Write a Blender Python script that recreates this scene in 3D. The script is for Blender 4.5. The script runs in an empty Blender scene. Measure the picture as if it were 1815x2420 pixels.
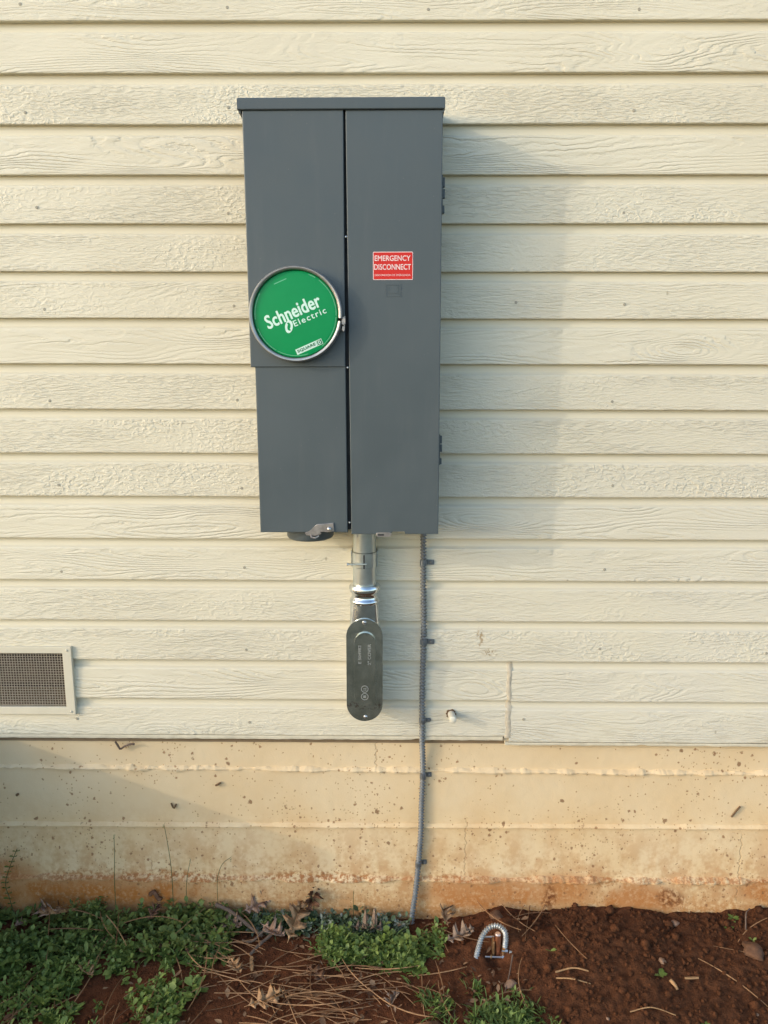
import bpy, bmesh, math, random
import numpy as np
from mathutils import Vector, Matrix, noise as mn

random.seed(7); np.random.seed(7)
R = math.radians
scene = bpy.context.scene
COL = scene.collection

# ------------------------------------------------------------------ camera
cam_d = bpy.data.cameras.new('camera')
cam = bpy.data.objects.new('camera', cam_d); COL.objects.link(cam)
cam_d.sensor_fit = 'VERTICAL'; cam_d.sensor_height = 24.0
cam_d.lens = 24.0 * 1818.0 / 2420.0
cam_d.clip_start = 0.02; cam_d.clip_end = 500
PITCH, YAW, ROLL = 0.1854, -0.0090, 0.0017
_f = Vector((math.sin(YAW)*math.cos(PITCH), math.cos(YAW)*math.cos(PITCH), -math.sin(PITCH)))
_r = Vector((math.cos(YAW), -math.sin(YAW), 0)); _u = _r.cross(_f)
_rr = _r*math.cos(ROLL) + _u*math.sin(ROLL); _uu = -_r*math.sin(ROLL) + _u*math.cos(ROLL)
M = Matrix(((_rr.x, _uu.x, -_f.x, 0.0), (_rr.y, _uu.y, -_f.y, -1.7938), (_rr.z, _uu.z, -_f.z, 0.9070), (0, 0, 0, 1)))
cam.matrix_world = M
scene.camera = cam

# ------------------------------------------------------------------ light
SUN_TO = Vector((-2.08, -1.0, 0.80)).normalized()          # towards the sun
SUN_STRENGTH, SKY_STRENGTH, EXPOSURE = 0.42, 0.15, 1.38
world = bpy.data.worlds.new('World'); scene.world = world; world.use_nodes = True
wt = world.node_tree
sky = wt.nodes.new('ShaderNodeTexSky'); sky.sky_type = 'NISHITA'; sky.sun_disc = False
sky.sun_elevation = math.asin(SUN_TO.z)
sky.sun_rotation = math.atan2(SUN_TO.x, SUN_TO.y)
sky.air_density = 1.0; sky.dust_density = 1.4; sky.ozone_density = 1.0; sky.altitude = 200
bgn = wt.nodes['Background']; bgn.inputs['Strength'].default_value = SKY_STRENGTH
wt.links.new(sky.outputs[0], bgn.inputs['Color'])
sd = bpy.data.lights.new('sun', 'SUN'); sd.energy = SUN_STRENGTH; sd.angle = R(0.7); sd.color = (1.0, 0.93, 0.82)
sun = bpy.data.objects.new('sun', sd); COL.objects.link(sun)
sun.rotation_euler = (-SUN_TO).to_track_quat('-Z', 'Y').to_euler()
sun.location = (-4, -3, 4)
vs = scene.view_settings
vs.view_transform = 'Standard'; vs.look = 'None'; vs.exposure = EXPOSURE; vs.gamma = 1.0; vs.use_curve_mapping = False

# ------------------------------------------------------------------ node helper
class NT:
    def __init__(self, name):
        self.m = bpy.data.materials.new(name); self.m.use_nodes = True
        self.t = self.m.node_tree; self.b = self.t.nodes['Principled BSDF']
        self.out = self.t.nodes['Material Output']
    def n(self, kind, **kw):
        nd = self.t.nodes.new(kind)
        for k, v in kw.items(): setattr(nd, k, v)
        return nd
    def link(self, a, b): self.t.links.new(a, b)
    def put(self, sock, v):
        if isinstance(v, bpy.types.NodeSocket): self.link(v, sock)
        elif v is not None: sock.default_value = v
    def math(self, op, a, b=None, c=None, clamp=False):
        nd = self.n('ShaderNodeMath', operation=op, use_clamp=clamp)
        self.put(nd.inputs[0], a)
        if b is not None: self.put(nd.inputs[1], b)
        if c is not None: self.put(nd.inputs[2], c)
        return nd.outputs[0]
    def noise(self, vec, scale=1.0, detail=2.0, rough=0.5, dist=0.0):
        nd = self.n('ShaderNodeTexNoise')
        if vec is not None: self.link(vec, nd.inputs['Vector'])
        nd.inputs['Scale'].default_value = scale; nd.inputs['Detail'].default_value = detail
        nd.inputs['Roughness'].default_value = rough; nd.inputs['Distortion'].default_value = dist
        return nd.outputs['Fac']
    def voro(self, vec, scale, feature='F1', rnd=1.0):
        nd = self.n('ShaderNodeTexVoronoi', feature=feature)
        self.link(vec, nd.inputs['Vector']); nd.inputs['Scale'].default_value = scale
        nd.inputs['Randomness'].default_value = rnd
        return nd
    def ramp(self, v, a, b, c=0.0, d=1.0, smooth=True):
        nd = self.n('ShaderNodeMapRange', interpolation_type='SMOOTHSTEP' if smooth else 'LINEAR')
        self.put(nd.inputs['Value'], v)
        for i, x in zip(('From Min', 'From Max', 'To Min', 'To Max'), (a, b, c, d)): self.put(nd.inputs[i], x)
        return nd.outputs[0]
    def comb(self, x, y, z):
        nd = self.n('ShaderNodeCombineXYZ')
        for i, v in enumerate((x, y, z)): self.put(nd.inputs[i], v)
        return nd.outputs[0]
    def sep(self, v):
        nd = self.n('ShaderNodeSeparateXYZ'); self.link(v, nd.inputs[0]); return nd.outputs
    def mix(self, f, a, b, mode='MIX'):
        nd = self.n('ShaderNodeMix', data_type='RGBA', blend_type=mode)
        self.put(nd.inputs[0], f)
        for s, v in ((nd.inputs[6], a), (nd.inputs[7], b)):
            if isinstance(v, (tuple, list)): v = (*v[:3], 1.0)
            self.put(s, v)
        return nd.outputs[2]
    def scale(self, vec, s):
        nd = self.n('ShaderNodeVectorMath', operation='MULTIPLY'); self.link(vec, nd.inputs[0])
        nd.inputs[1].default_value = s; return nd.outputs[0]
    def obj(self): return self.n('ShaderNodeTexCoord').outputs['Object']
    def pos(self): return self.n('ShaderNodeNewGeometry').outputs['Position']
    def attr(self, name, kind='OBJECT'):
        nd = self.n('ShaderNodeAttribute', attribute_type=kind, attribute_name=name); return nd
    def bump(self, h, dist, strength=1.0):
        nd = self.n('ShaderNodeBump'); self.link(h, nd.inputs['Height'])
        nd.inputs['Distance'].default_value = dist; nd.inputs['Strength'].default_value = strength
        self.link(nd.outputs[0], self.b.inputs['Normal'])
    def col(self, c):
        if isinstance(c, (tuple, list)): c = (*c[:3], 1.0)
        self.put(self.b.inputs['Base Color'], c)
    def pr(self, rough=0.6, metal=0.0, spec=0.5):
        self.put(self.b.inputs['Roughness'], rough); self.put(self.b.inputs['Metallic'], metal)
        self.put(self.b.inputs['Specular IOR Level'], spec)

def simple(name, c, rough=0.6, metal=0.0, spec=0.5, var=0.12, scale=30.0, bump=0.0, bscale=200.0):
    t = NT(name); p = t.obj()
    f = t.noise(p, scale, 4, 0.6)
    f = t.ramp(f, 0.3, 0.7, 1 - var, 1 + var, False)
    t.col(t.mix(1.0, c, t.comb(f, f, f), 'MULTIPLY'))
    rv = 0.08 if metal < 0.9 else 0.025
    rf = t.ramp(t.noise(p, scale*1.7, 3, 0.6), 0.3, 0.7, max(0.03, rough-rv), min(1, rough+rv), False)
    t.pr(rf, metal, spec)
    if bump: t.bump(t.noise(p, bscale, 4, 0.6), bump)
    return t.m

# ---- siding paint with embossed wood grain
def mat_siding():
    t = NT('siding_paint'); o = t.obj(); x, y, z = t.sep(o)
    seed = t.attr('seed').outputs['Fac']; rgh = t.attr('rough_sawn').outputs['Fac']
    xs = t.math('MULTIPLY_ADD', seed, 7.31, x)
    # flat-sawn figure: contour lines of a long smooth field, bent round knots
    v1 = t.comb(t.math('MULTIPLY', xs, 2.3), t.math('MULTIPLY', z, 15.0), seed)
    n1 = t.noise(v1, 1.0, 1.3, 0.4, 0.35)
    kn = t.voro(t.comb(t.math('MULTIPLY', xs, 2.2), t.math('MULTIPLY', z, 7.5), seed), 1.0)
    knot = t.ramp(kn.outputs['Distance'], 0.34, 0.0)
    wob = t.noise(t.comb(t.math('MULTIPLY', xs, 70.0), t.math('MULTIPLY', z, 160.0), seed), 1.0, 3.0, 0.55)
    ph = t.math('ADD', t.math('MULTIPLY', n1, 17.0), t.math('MULTIPLY', z, 72.0))
    ph = t.math('MULTIPLY_ADD', knot, 5.0, ph)
    ph = t.math('MULTIPLY_ADD', wob, 0.9, ph)
    saw = t.math('FRACT', ph)
    ring = t.math('MULTIPLY', t.ramp(saw, 0.0, 0.30), t.ramp(saw, 1.0, 0.55))
    amp = t.ramp(t.noise(t.comb(t.math('MULTIPLY', xs, 6.0), t.math('MULTIPLY', z, 24.0), seed), 1.0, 2, 0.5), 0.36, 0.60, 0.25, 1.0)
    hA = t.math('MULTIPLY', ring, amp)
    # rough-sawn figure: short horizontal tears
    vb = t.comb(t.math('MULTIPLY', xs, 48.0), t.math('MULTIPLY', z, 235.0), seed)
    nb = t.noise(vb, 1.0, 3.5, 0.6, 0.25)
    hB = t.ramp(nb, 0.40, 0.66)
    vb2 = t.comb(t.math('MULTIPLY', xs, 85.0), t.math('MULTIPLY', z, 150.0), seed)
    hC = t.ramp(t.noise(vb2, 1.0, 2.0, 0.6, 0.4), 0.42, 0.64)
    patchy = t.ramp(t.noise(t.comb(t.math('MULTIPLY', xs, 4.0), t.math('MULTIPLY', z, 8.0), seed), 1.0, 1, 0.5), 0.42, 0.60)
    mB = t.n('ShaderNodeMix', data_type='FLOAT'); t.put(mB.inputs[0], patchy); t.put(mB.inputs[2], hB); t.put(mB.inputs[3], hC)
    fine = t.noise(t.comb(t.math('MULTIPLY', xs, 70.0), t.math('MULTIPLY', z, 620.0), seed), 1.0, 3.0, 0.6)
    mixn = t.n('ShaderNodeMix', data_type='FLOAT')
    t.put(mixn.inputs[0], rgh); t.put(mixn.inputs[2], hA); t.put(mixn.inputs[3], mB.outputs[0])
    h = t.math('ADD', mixn.outputs[0], t.math('MULTIPLY', fine, 0.22))
    h = t.math('ADD', h, t.math('MULTIPLY', hB, 0.14))
    calm = t.ramp(t.noise(t.comb(t.math('MULTIPLY', xs, 3.2), t.math('MULTIPLY', z, 18.0), t.math('ADD', seed, 40.0)), 1.0, 2, 0.5), 0.34, 0.58, 0.45, 1.0)
    h = t.math('MULTIPLY', h, calm)
    mask = t.ramp(z, 0.0765, 0.080, 1.0, 0.05)
    h = t.math('MULTIPLY', h, mask)
    t.bump(h, 0.0021, 0.74)
    w = t.pos(); wx, wy, wz = t.sep(w)
    big = t.noise(w, 2.2, 3, 0.55)
    base = t.mix(t.ramp(big, 0.3, 0.7), (0.660, 0.600, 0.445), (0.705, 0.648, 0.490))
    # greyer colour on the lower and right-hand boards
    g = t.math('MULTIPLY', t.ramp(t.math('MULTIPLY_ADD', wx, 0.35, t.math('MULTIPLY', wz, -0.55)), -0.75, 0.35), t.ramp(t.noise(w, 4.5, 4, 0.6), 0.30, 0.62, 0.35, 1.0))
    base = t.mix(t.math('MULTIPLY', g, 0.62), base, (0.595, 0.555, 0.455))
    # dust caught in the grain
    base = t.mix(t.math('MULTIPLY', t.ramp(h, 0.25, 0.0), 0.05), base, (0.46, 0.40, 0.27))
    # small flecks and drips
    sp = t.voro(t.scale(w, (1, 1, 0.6)), 26.0)
    cellr = t.sep(sp.outputs['Color'])
    fl = t.math('MULTIPLY', t.ramp(sp.outputs['Distance'], 0.10, 0.04), t.ramp(cellr[0], 0.955, 0.965))
    base = t.mix(t.math('MULTIPLY', fl, 0.55), base, (0.26, 0.22, 0.13))
    # rusty smear under the former fixture
    def blob(cx, cz, rx, rz):
        a = t.math('DIVIDE', t.math('SUBTRACT', wx, cx), rx); b = t.math('DIVIDE', t.math('SUBTRACT', wz, cz), rz)
        return t.math('ADD', t.math('MULTIPLY', a, a), t.math('MULTIPLY', b, b))
    d1 = t.ramp(blob(0.218, 0.263, 0.012, 0.030), 1.0, 0.1); d2 = t.ramp(blob(0.243, 0.226, 0.026, 0.012), 1.0, 0.1)
    d = t.math('MULTIPLY', t.math('MAXIMUM', d1, d2), t.ramp(t.noise(w, 140, 3, 0.6), 0.46, 0.60))
    base = t.mix(t.math('MULTIPLY', d, 0.75), base, (0.30, 0.19, 0.07))
    # water staining along the very bottom course
    lowst = t.math('MULTIPLY', t.ramp(wz, 0.055, 0.0), t.ramp(t.noise(t.scale(w, (1, 1, 2)), 22, 4, 0.65), 0.45, 0.7))
    base = t.mix(t.math('MULTIPLY', lowst, 0.25), base, (0.34, 0.27, 0.16))
    t.col(base); t.pr(0.52, 0, 0.35)
    return t.m

# ---- painted, clay-splashed concrete
def mat_concrete():
    t = NT('painted_concrete'); w = t.pos(); x, y, z = t.sep(w)
    base = t.mix(t.ramp(t.noise(w, 5.0, 4, 0.6), 0.3, 0.7), (0.680, 0.495, 0.270), (0.720, 0.560, 0.340))
    base = t.mix(t.ramp(z, -0.30, -0.05, 0.0, 0.30), base, (0.62, 0.50, 0.335))
    h = t.math('ADD', z, 0.50)                                   # height over the soil
    n_mid = t.noise(t.scale(w, (1.0, 1.0, 0.7)), 16.0, 5, 0.65)
    n_fine = t.noise(w, 85.0, 4, 0.6)
    # general splash, strongest just above the soil
    zone = t.ramp(h, 0.36, 0.02, 0.0, 1.0)
    f = t.ramp(t.math('ADD', t.math('MULTIPLY', n_mid, 0.75), t.math('MULTIPLY', n_fine, 0.30)), 0.44, 0.63)
    splash = t.math('MULTIPLY', f, zone)
    def blob(cx, cz, rx, rz):
        a = t.math('DIVIDE', t.math('SUBTRACT', x, cx), rx); b = t.math('DIVIDE', t.math('SUBTRACT', z, cz), rz)
        return t.ramp(t.math('ADD', t.math('ADD', t.math('MULTIPLY', a, a), t.math('MULTIPLY', b, b)), t.math('ADD', t.math('MULTIPLY', t.math('SUBTRACT', n_mid, 0.5), 4.2), t.math('MULTIPLY', t.math('SUBTRACT', n_fine, 0.5), 2.2))), 1.5, 0.2)
    heavy = blob(-0.80, -0.455, 0.33, 0.052)
    for c in ((0.26, -0.440, 0.19, 0.042), (0.45, -0.435, 0.09, 0.05), (0.98, -0.43, 0.09, 0.03), (-1.02, -0.40, 0.10, 0.05), (0.66, -0.46, 0.10, 0.05)):
        heavy = t.math('MAXIMUM', heavy, t.math('MULTIPLY', blob(*c), 0.8))
    # damp orange tide line right at the soil
    tide = t.math('MULTIPLY', t.ramp(t.math('MULTIPLY_ADD', t.math('SUBTRACT', n_mid, 0.5), 0.30, h), 0.085, -0.005), t.ramp(t.math('MULTIPLY_ADD', n_fine, 0.6, t.math('MULTIPLY', t.noise(w, 220, 4, 0.65), 0.4)), 0.36, 0.56, 0.15, 1.0))
    base = t.mix(t.math('MULTIPLY', tide, 0.8), base, (0.43, 0.185, 0.050))
    base = t.mix(t.math('MULTIPLY', splash, 0.70), base, (0.42, 0.185, 0.055))
    base = t.mix(t.math('MULTIPLY', heavy, t.ramp(n_fine, 0.25, 0.6, 0.55, 1.0)), base, (0.40, 0.145, 0.032))
    # clay crumbs washed onto the lowest form ridge
    rz = t.math('ABSOLUTE', t.math('ADD', t.math('MULTIPLY_ADD', t.math('SUBTRACT', n_mid, 0.5), 0.05, z), 0.400))
    rdg = t.math('MULTIPLY', t.ramp(rz, 0.024, 0.002), t.math('MULTIPLY', t.ramp(n_fine, 0.44, 0.60), t.ramp(t.noise(w, 3.2, 3, 0.6), 0.38, 0.56)))
    base = t.mix(t.math('MULTIPLY', rdg, 0.85), base, (0.36, 0.145, 0.040))
    # the dark clay splat and two mud drips on the right
    sp = t.math('MAXIMUM', blob(0.735, -0.452, 0.040, 0.030), t.math('MAXIMUM', blob(0.420, -0.452, 0.018, 0.045), blob(0.405, -0.412, 0.010, 0.012)))
    base = t.mix(t.math('MULTIPLY', sp, t.ramp(n_fine, 0.38, 0.62)), base, (0.16, 0.055, 0.018))
    # spatter dots, two sizes, denser lower down
    for sc, lo, hi, rad, cval in ((70.0, 0.95, 0.78, 0.30, (0.24, 0.115, 0.05)), (34.0, 0.95, 0.85, 0.19, (0.20, 0.095, 0.04)), (160.0, 0.93, 0.70, 0.36, (0.33, 0.17, 0.07))):
        vn = t.voro(t.scale(w, (1, 1, 0.85)), sc); rr = t.sep(vn.outputs['Color'])
        thr = t.ramp(h, 0.42, 0.04, lo, hi, False)
        thr = t.math('ADD', thr, t.math('MULTIPLY', t.math('SUBTRACT', 0.5, t.noise(w, 7.0, 2, 0.5)), 1.15))
        on = t.math('GREATER_THAN', rr[0], thr)
        dd = t.math('ADD', vn.outputs['Distance'], t.math('MULTIPLY', t.math('SUBTRACT', t.noise(w, sc*2.6, 3, 0.6), 0.5), 0.75))
        dot = t.math('MULTIPLY', t.ramp(dd, rad, rad*0.5), on)
        base = t.mix(t.math('MULTIPLY', dot, 0.8), base, cval)
    # hairline cracks
    wig = t.math('MULTIPLY', t.math('SUBTRACT', t.noise(t.comb(0.0, 0.0, z), 55.0, 3, 0.6), 0.5), 0.030)
    cr = None
    for cx, z0, z1 in ((0.196, -0.405, -0.225), (0.905, -0.47, -0.26), (-0.62, -0.405, -0.34), (-0.035, -0.10, 0.0)):
        dx = t.math('ABSOLUTE', t.math('SUBTRACT', t.math('ADD', x, wig), cx))
        c = t.math('MULTIPLY', t.ramp(dx, 0.0022, 0.0006), t.math('MULTIPLY', t.ramp(z, z0, z0+0.02), t.ramp(z, z1, z1-0.02)))
        cr = c if cr is None else t.math('MAXIMUM', cr, c)
    base = t.mix(t.math('MULTIPLY', cr, 0.42), base, (0.30, 0.17, 0.07))
    # dirt sitting on the upward ledges
    nz = t.sep(t.n('ShaderNodeNewGeometry').outputs['Normal'])[2]
    led = t.math('MULTIPLY', t.ramp(nz, 0.3, 0.8), t.math('MULTIPLY', t.ramp(h, 0.16, 0.08), t.ramp(t.math('MULTIPLY_ADD', t.noise(w, 210, 4, 0.65), 0.5, t.math('MULTIPLY', n_fine, 0.5)), 0.44, 0.56)))
    base = t.mix(t.math('MULTIPLY', led, 0.8), base, (0.33, 0.13, 0.045))
    t.col(base); t.pr(0.82, 0, 0.25)
    hh = t.math('ADD', t.noise(w, 40, 4, 0.6), t.math('MULTIPLY', t.noise(w, 260, 3, 0.6), 0.4))
    hh = t.math('SUBTRACT', hh, t.math('MULTIPLY', cr, 0.8))
    t.bump(hh, 0.0016, 0.6)
    return t.m

def mat_soil():
    t = NT('red_clay_soil'); w = t.pos(); x, y, z = t.sep(w)
    a = t.noise(w, 9.0, 5, 0.65); b = t.noise(w, 60.0, 5, 0.65); c = t.noise(w, 300.0, 3, 0.6)
    red = t.mix(t.ramp(b, 0.3, 0.7), (0.072, 0.024, 0.0095), (0.140, 0.049, 0.020))
    brown = t.mix(t.ramp(b, 0.3, 0.7), (0.055, 0.0212, 0.0090), (0.110, 0.042, 0.0175))
    k = t.ramp(t.math('MULTIPLY_ADD', a, 0.5, x), 0.30, 0.75)
    base = t.mix(k, red, brown)
    base = t.mix(t.math('MULTIPLY', t.ramp(c, 0.55, 0.75), 0.45), base, (0.15, 0.058, 0.028))
    # beyond the bed the yard is dull winter lawn
    far = t.ramp(t.math('MULTIPLY_ADD', t.noise(w, 1.5, 3, 0.5), -0.5, y), -0.9, -1.6)
    lawn = t.mix(t.ramp(t.noise(w, 3.0, 5, 0.6), 0.35, 0.65), (0.135, 0.118, 0.085), (0.080, 0.086, 0.058))
    base = t.mix(far, base, lawn)
    t.col(base); t.pr(0.92, 0, 0.15)
    t.bump(t.math('ADD', b, t.math('MULTIPLY', c, 0.6)), 0.006, 0.9)
    return t.m

def mat_tinted(name, c0, c1, c2, rough=0.55, trans=0.25):
    """leaf material: three tones blended by the per-leaf 'tint' attribute"""
    t = NT(name); a = t.attr('tint', 'GEOMETRY').outputs['Fac']
    c = t.mix(t.ramp(a, 0.0, 0.5, 0, 1, False), c0, c1); c = t.mix(t.ramp(a, 0.5, 1.0, 0, 1, False), c, c2)
    n = t.ramp(t.noise(t.obj(), 220, 3, 0.6), 0.3, 0.7, 0.82, 1.18, False)
    c = t.mix(1.0, c, t.comb(n, n, n), 'MULTIPLY')
    t.col(c); t.pr(rough, 0, 0.35)
    if trans:
        tr = t.n('ShaderNodeBsdfTranslucent'); t.link(c, tr.inputs['Color'])
        mx = t.n('ShaderNodeMixShader'); mx.inputs[0].default_value = trans
        t.link(t.b.outputs[0], mx.inputs[1]); t.link(tr.outputs[0], mx.inputs[2]); t.link(mx.outputs[0], t.out.inputs['Surface'])
    return t.m

def mat_dead_leaf(name, c):
    t = NT(name); o = t.obj(); x, y, z = t.sep(o)
    n = t.noise(o, 90, 4, 0.65)
    base = t.mix(t.ramp(n, 0.32, 0.68), tuple(v*0.68 for v in c), tuple(v*1.2 for v in c))
    vein = t.math('MULTIPLY', t.ramp(t.math('ABSOLUTE', y), 0.0016, 0.0005), 0.5)
    base = t.mix(vein, base, tuple(min(1, v*1.7) for v in c))
    t.col(base); t.pr(0.75, 0, 0.25); t.bump(n, 0.002, 0.5)
    return t.m

def mat_enclosure():
    t = NT('grey_powder_coat'); o = t.obj(); w = t.pos(); x, y, z = t.sep(w)
    n = t.noise(w, 3.5, 4, 0.6)
    c = t.mix(t.ramp(n, 0.3, 0.7), (0.068, 0.085, 0.090), (0.080, 0.098, 0.102))
    streak = t.noise(t.comb(t.math('MULTIPLY', x, 28.0), y, t.math('MULTIPLY', z, 3.5)), 1.0, 4, 0.65)
    c = t.mix(t.ramp(streak, 0.50, 0.78, 0.0, 0.10), c, (0.16, 0.165, 0.155))         # dried water runs and dust
    dust = t.voro(w, 130.0); on = t.math('GREATER_THAN', t.sep(dust.outputs['Color'])[0], 0.965)
    c = t.mix(t.math('MULTIPLY', t.math('MULTIPLY', t.ramp(dust.outputs['Distance'], 0.16, 0.05), on), 0.35), c, (0.24, 0.23, 0.20))
    t.col(c); t.pr(t.ramp(t.noise(w, 7.0, 5, 0.65), 0.3, 0.7, 0.36, 0.52), 0.0, 0.42)
    hgt = t.math('ADD', t.math('MULTIPLY', t.noise(w, 900.0, 2, 0.5), 0.12), t.noise(w, 6.0, 2, 0.5))
    t.bump(hgt, 0.0016, 0.7)
    return t.m

MAT = {}
MAT['siding'] = mat_siding(); MAT['concrete'] = mat_concrete(); MAT['soil'] = mat_soil()
MAT['sheath'] = simple('sheathing_board', (0.20, 0.14, 0.08), 0.9)
MAT['joist'] = simple('crawl_space_timber', (0.075, 0.050, 0.033), 0.9, var=0.35, scale=25)
MAT['caulk'] = simple('weathered_caulk', (0.52, 0.45, 0.33), 0.6, var=0.18, scale=60, bump=0.002, bscale=120)
MAT['nail'] = simple('painted_nail', (0.34, 0.31, 0.23), 0.6, var=0.25, scale=300)
MAT['trim'] = simple('vent_paint', (0.610, 0.560, 0.425), 0.5, var=0.05, scale=20)
MAT['wire'] = simple('painted_wire', (0.33, 0.285, 0.215), 0.55, var=0.2, scale=120)
MAT['enclosure'] = mat_enclosure()
MAT['gap'] = simple('painted_gap_shade', (0.026, 0.027, 0.028), 0.7)  # near-black colour standing in for the shade inside seams and slots
MAT['zinc'] = simple('zinc_plated_steel', (0.52, 0.52, 0.51), 0.33, 0.9, var=0.14, scale=60)
MAT['ring'] = simple('brushed_ring_steel', (0.40, 0.39, 0.375), 0.42, 0.85, var=0.16, scale=45)
MAT['hasp'] = simple('hasp_steel', (0.40, 0.36, 0.33), 0.38, 0.8, var=0.2, scale=80)
MAT['galv'] = simple('galvanised_conduit', (0.56, 0.60, 0.58), 0.30, 0.92, var=0.10, scale=40)
MAT['fitting'] = simple('die_cast_fitting', (0.64, 0.67, 0.68), 0.18, 1.0, var=0.12, scale=50)
MAT['armor'] = simple('armour_aluminium', (0.175, 0.178, 0.170), 0.45, 0.25, var=0.15, scale=80)
MAT['armor_bright'] = simple('bright_armour_aluminium', (0.36, 0.37, 0.36), 0.45, 0.6, var=0.35, scale=80)
MAT['strapmetal'] = simple('strap_steel', (0.20, 0.22, 0.235), 0.4, 0.7, var=0.2, scale=150)
MAT['copper'] = simple('copper_clad_rod', (0.46, 0.19, 0.10), 0.42, 0.8, var=0.25, scale=90)
MAT['coppertop'] = simple('hammered_rod_top', (0.80, 0.62, 0.54), 0.35, 0.7)
MAT['bronze'] = simple('bronze_clamp', (0.36, 0.22, 0.11), 0.45, 0.75, var=0.25, scale=120)
MAT['pvc'] = simple('white_pvc', (0.64, 0.60, 0.48), 0.45, var=0.10, scale=80)
MAT['hole'] = simple('dark_brown_edge', (0.13, 0.075, 0.035), 0.9, var=0.3, scale=150)  # dark brown for the pipe stub's rim and small scraps on the wall
MAT['green'] = simple('green_cover_plastic', (0.002, 0.255, 0.075), 0.38, 0, 0.22, var=0.03)
MAT['mint'] = simple('pale_mint_print', (0.60, 0.80, 0.68), 0.4, var=0.02)
MAT['midmint'] = simple('faint_mint_print', (0.12, 0.46, 0.24), 0.4, var=0.02)
MAT['dkgreen'] = simple('dark_green_print', (0.03, 0.16, 0.08), 0.4, var=0.02)
MAT['red'] = simple('red_vinyl', (0.58, 0.022, 0.014), 0.45, 0, 0.3, var=0.03)
MAT['pinkwhite'] = simple('white_print', (0.80, 0.62, 0.58), 0.45, var=0.02)
MAT['stepconc'] = simple('grey_concrete', (0.32, 0.30, 0.27), 0.9, var=0.2, scale=12, bump=0.002, bscale=90)
MAT['leafgreen'] = mat_tinted('weed_leaf', (0.066, 0.108, 0.022), (0.130, 0.195, 0.040), (0.230, 0.300, 0.080))
MAT['leafdark'] = mat_tinted('dark_weed_leaf', (0.068, 0.098, 0.024), (0.135, 0.185, 0.042), (0.240, 0.290, 0.080))
MAT['leafsilver'] = mat_tinted('silvery_weed_leaf', (0.060, 0.098, 0.040), (0.125, 0.170, 0.085), (0.36, 0.39, 0.31), 0.6, 0.15)
MAT['stem'] = mat_tinted('weed_stem', (0.055, 0.080, 0.025), (0.085, 0.110, 0.035), (0.14, 0.13, 0.05), 0.6, 0.0)
MAT['leaf_tan'] = mat_dead_leaf('dry_oak_leaf_tan', (0.36, 0.21, 0.105))
MAT['leaf_pink'] = mat_dead_leaf('dry_oak_leaf_pinkish', (0.34, 0.22, 0.155))
MAT['leaf_grey'] = mat_dead_leaf('dry_oak_leaf_grey', (0.25, 0.175, 0.125))
MAT['leaf_brown'] = mat_dead_leaf('dry_oak_leaf_brown', (0.15, 0.075, 0.042))
def mat_needle():
    t = NT('dry_pine_needle'); r = t.n('ShaderNodeObjectInfo').outputs['Random']
    c = t.mix(r, (0.13, 0.060, 0.026), (0.36, 0.20, 0.095)); f = t.ramp(t.noise(t.obj(), 40, 3, 0.6), 0.3, 0.7, 0.7, 1.25)
    t.col(t.mix(1.0, c, t.comb(f, f, f), 'MULTIPLY')); t.pr(0.65, 0, 0.3); return t.m
MAT['needle'] = mat_needle()
MAT['twig'] = simple('weathered_twig', (0.13, 0.088, 0.062), 0.85, var=0.3, scale=60, bump=0.003, bscale=120)
MAT['wood'] = simple('split_wood_chip', (0.33, 0.19, 0.085), 0.8, var=0.3, scale=60, bump=0.002, bscale=150)
MAT['stone'] = simple('clay_coated_stone', (0.105, 0.048, 0.022), 0.8, var=0.35, scale=45, bump=0.004, bscale=70)
MAT['quartz'] = simple('pale_pebble', (0.22, 0.13, 0.08), 0.6, var=0.3, scale=60)

# ------------------------------------------------------------------ object helpers
def obj(name, data, mat=None, parent=None, loc=None, rot=None, smooth=False, label=None, kind=None):
    if isinstance(data, bmesh.types.BMesh):
        bmesh.ops.recalc_face_normals(data, faces=data.faces)
        me = bpy.data.meshes.new(name); data.to_mesh(me); data.free()
    else: me = data
    o = bpy.data.objects.new(name, me); COL.objects.link(o)
    if mat is not None and me is not None and hasattr(me, 'materials') and not me.materials: me.materials.append(MAT[mat] if isinstance(mat, str) else mat)
    if parent: o.parent = parent
    if loc is not None: o.location = loc
    if rot is not None: o.rotation_euler = rot
    if smooth and me is not None:
        me.polygons.foreach_set('use_smooth', [True]*len(me.polygons))
        if name not in ('ground', 'soil_clods', 'foundation', 'weed_cover', 'grass_tuft', 'oak_leaf'): me.set_sharp_from_angle(angle=R(48))
    if label: o['label'] = label
    if kind: o['kind'] = kind
    return o
def thing(name, label, cat, loc=(0, 0, 0), rot=(0, 0, 0), group=None):
    o = bpy.data.objects.new(name, None); COL.objects.link(o); o.empty_display_size = 0.05
    o.location = loc; o.rotation_euler = rot; o['label'] = label; o['category'] = cat
    if group: o['group'] = group
    return o
def tag(o, label, cat, group=None):
    o['label'] = label; o['category'] = cat
    if group: o['group'] = group
    return o
def box(x0, x1, y0, y1, z0, z1, bev=0.0, seg=2, bm=None):
    b = bmesh.new()
    bmesh.ops.create_cube(b, size=1.0, matrix=Matrix.Translation(((x0+x1)/2, (y0+y1)/2, (z0+z1)/2)) @ Matrix.Diagonal((abs(x1-x0), abs(y1-y0), abs(z1-z0), 1)))
    if bev: bmesh.ops.bevel(b, geom=b.edges[:], offset=bev, segments=seg, profile=0.5, affect='EDGES')
    if bm is None: return b
    me = bpy.data.meshes.new('_'); b.to_mesh(me); b.free(); bm.from_mesh(me); bpy.data.meshes.remove(me); return bm
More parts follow.
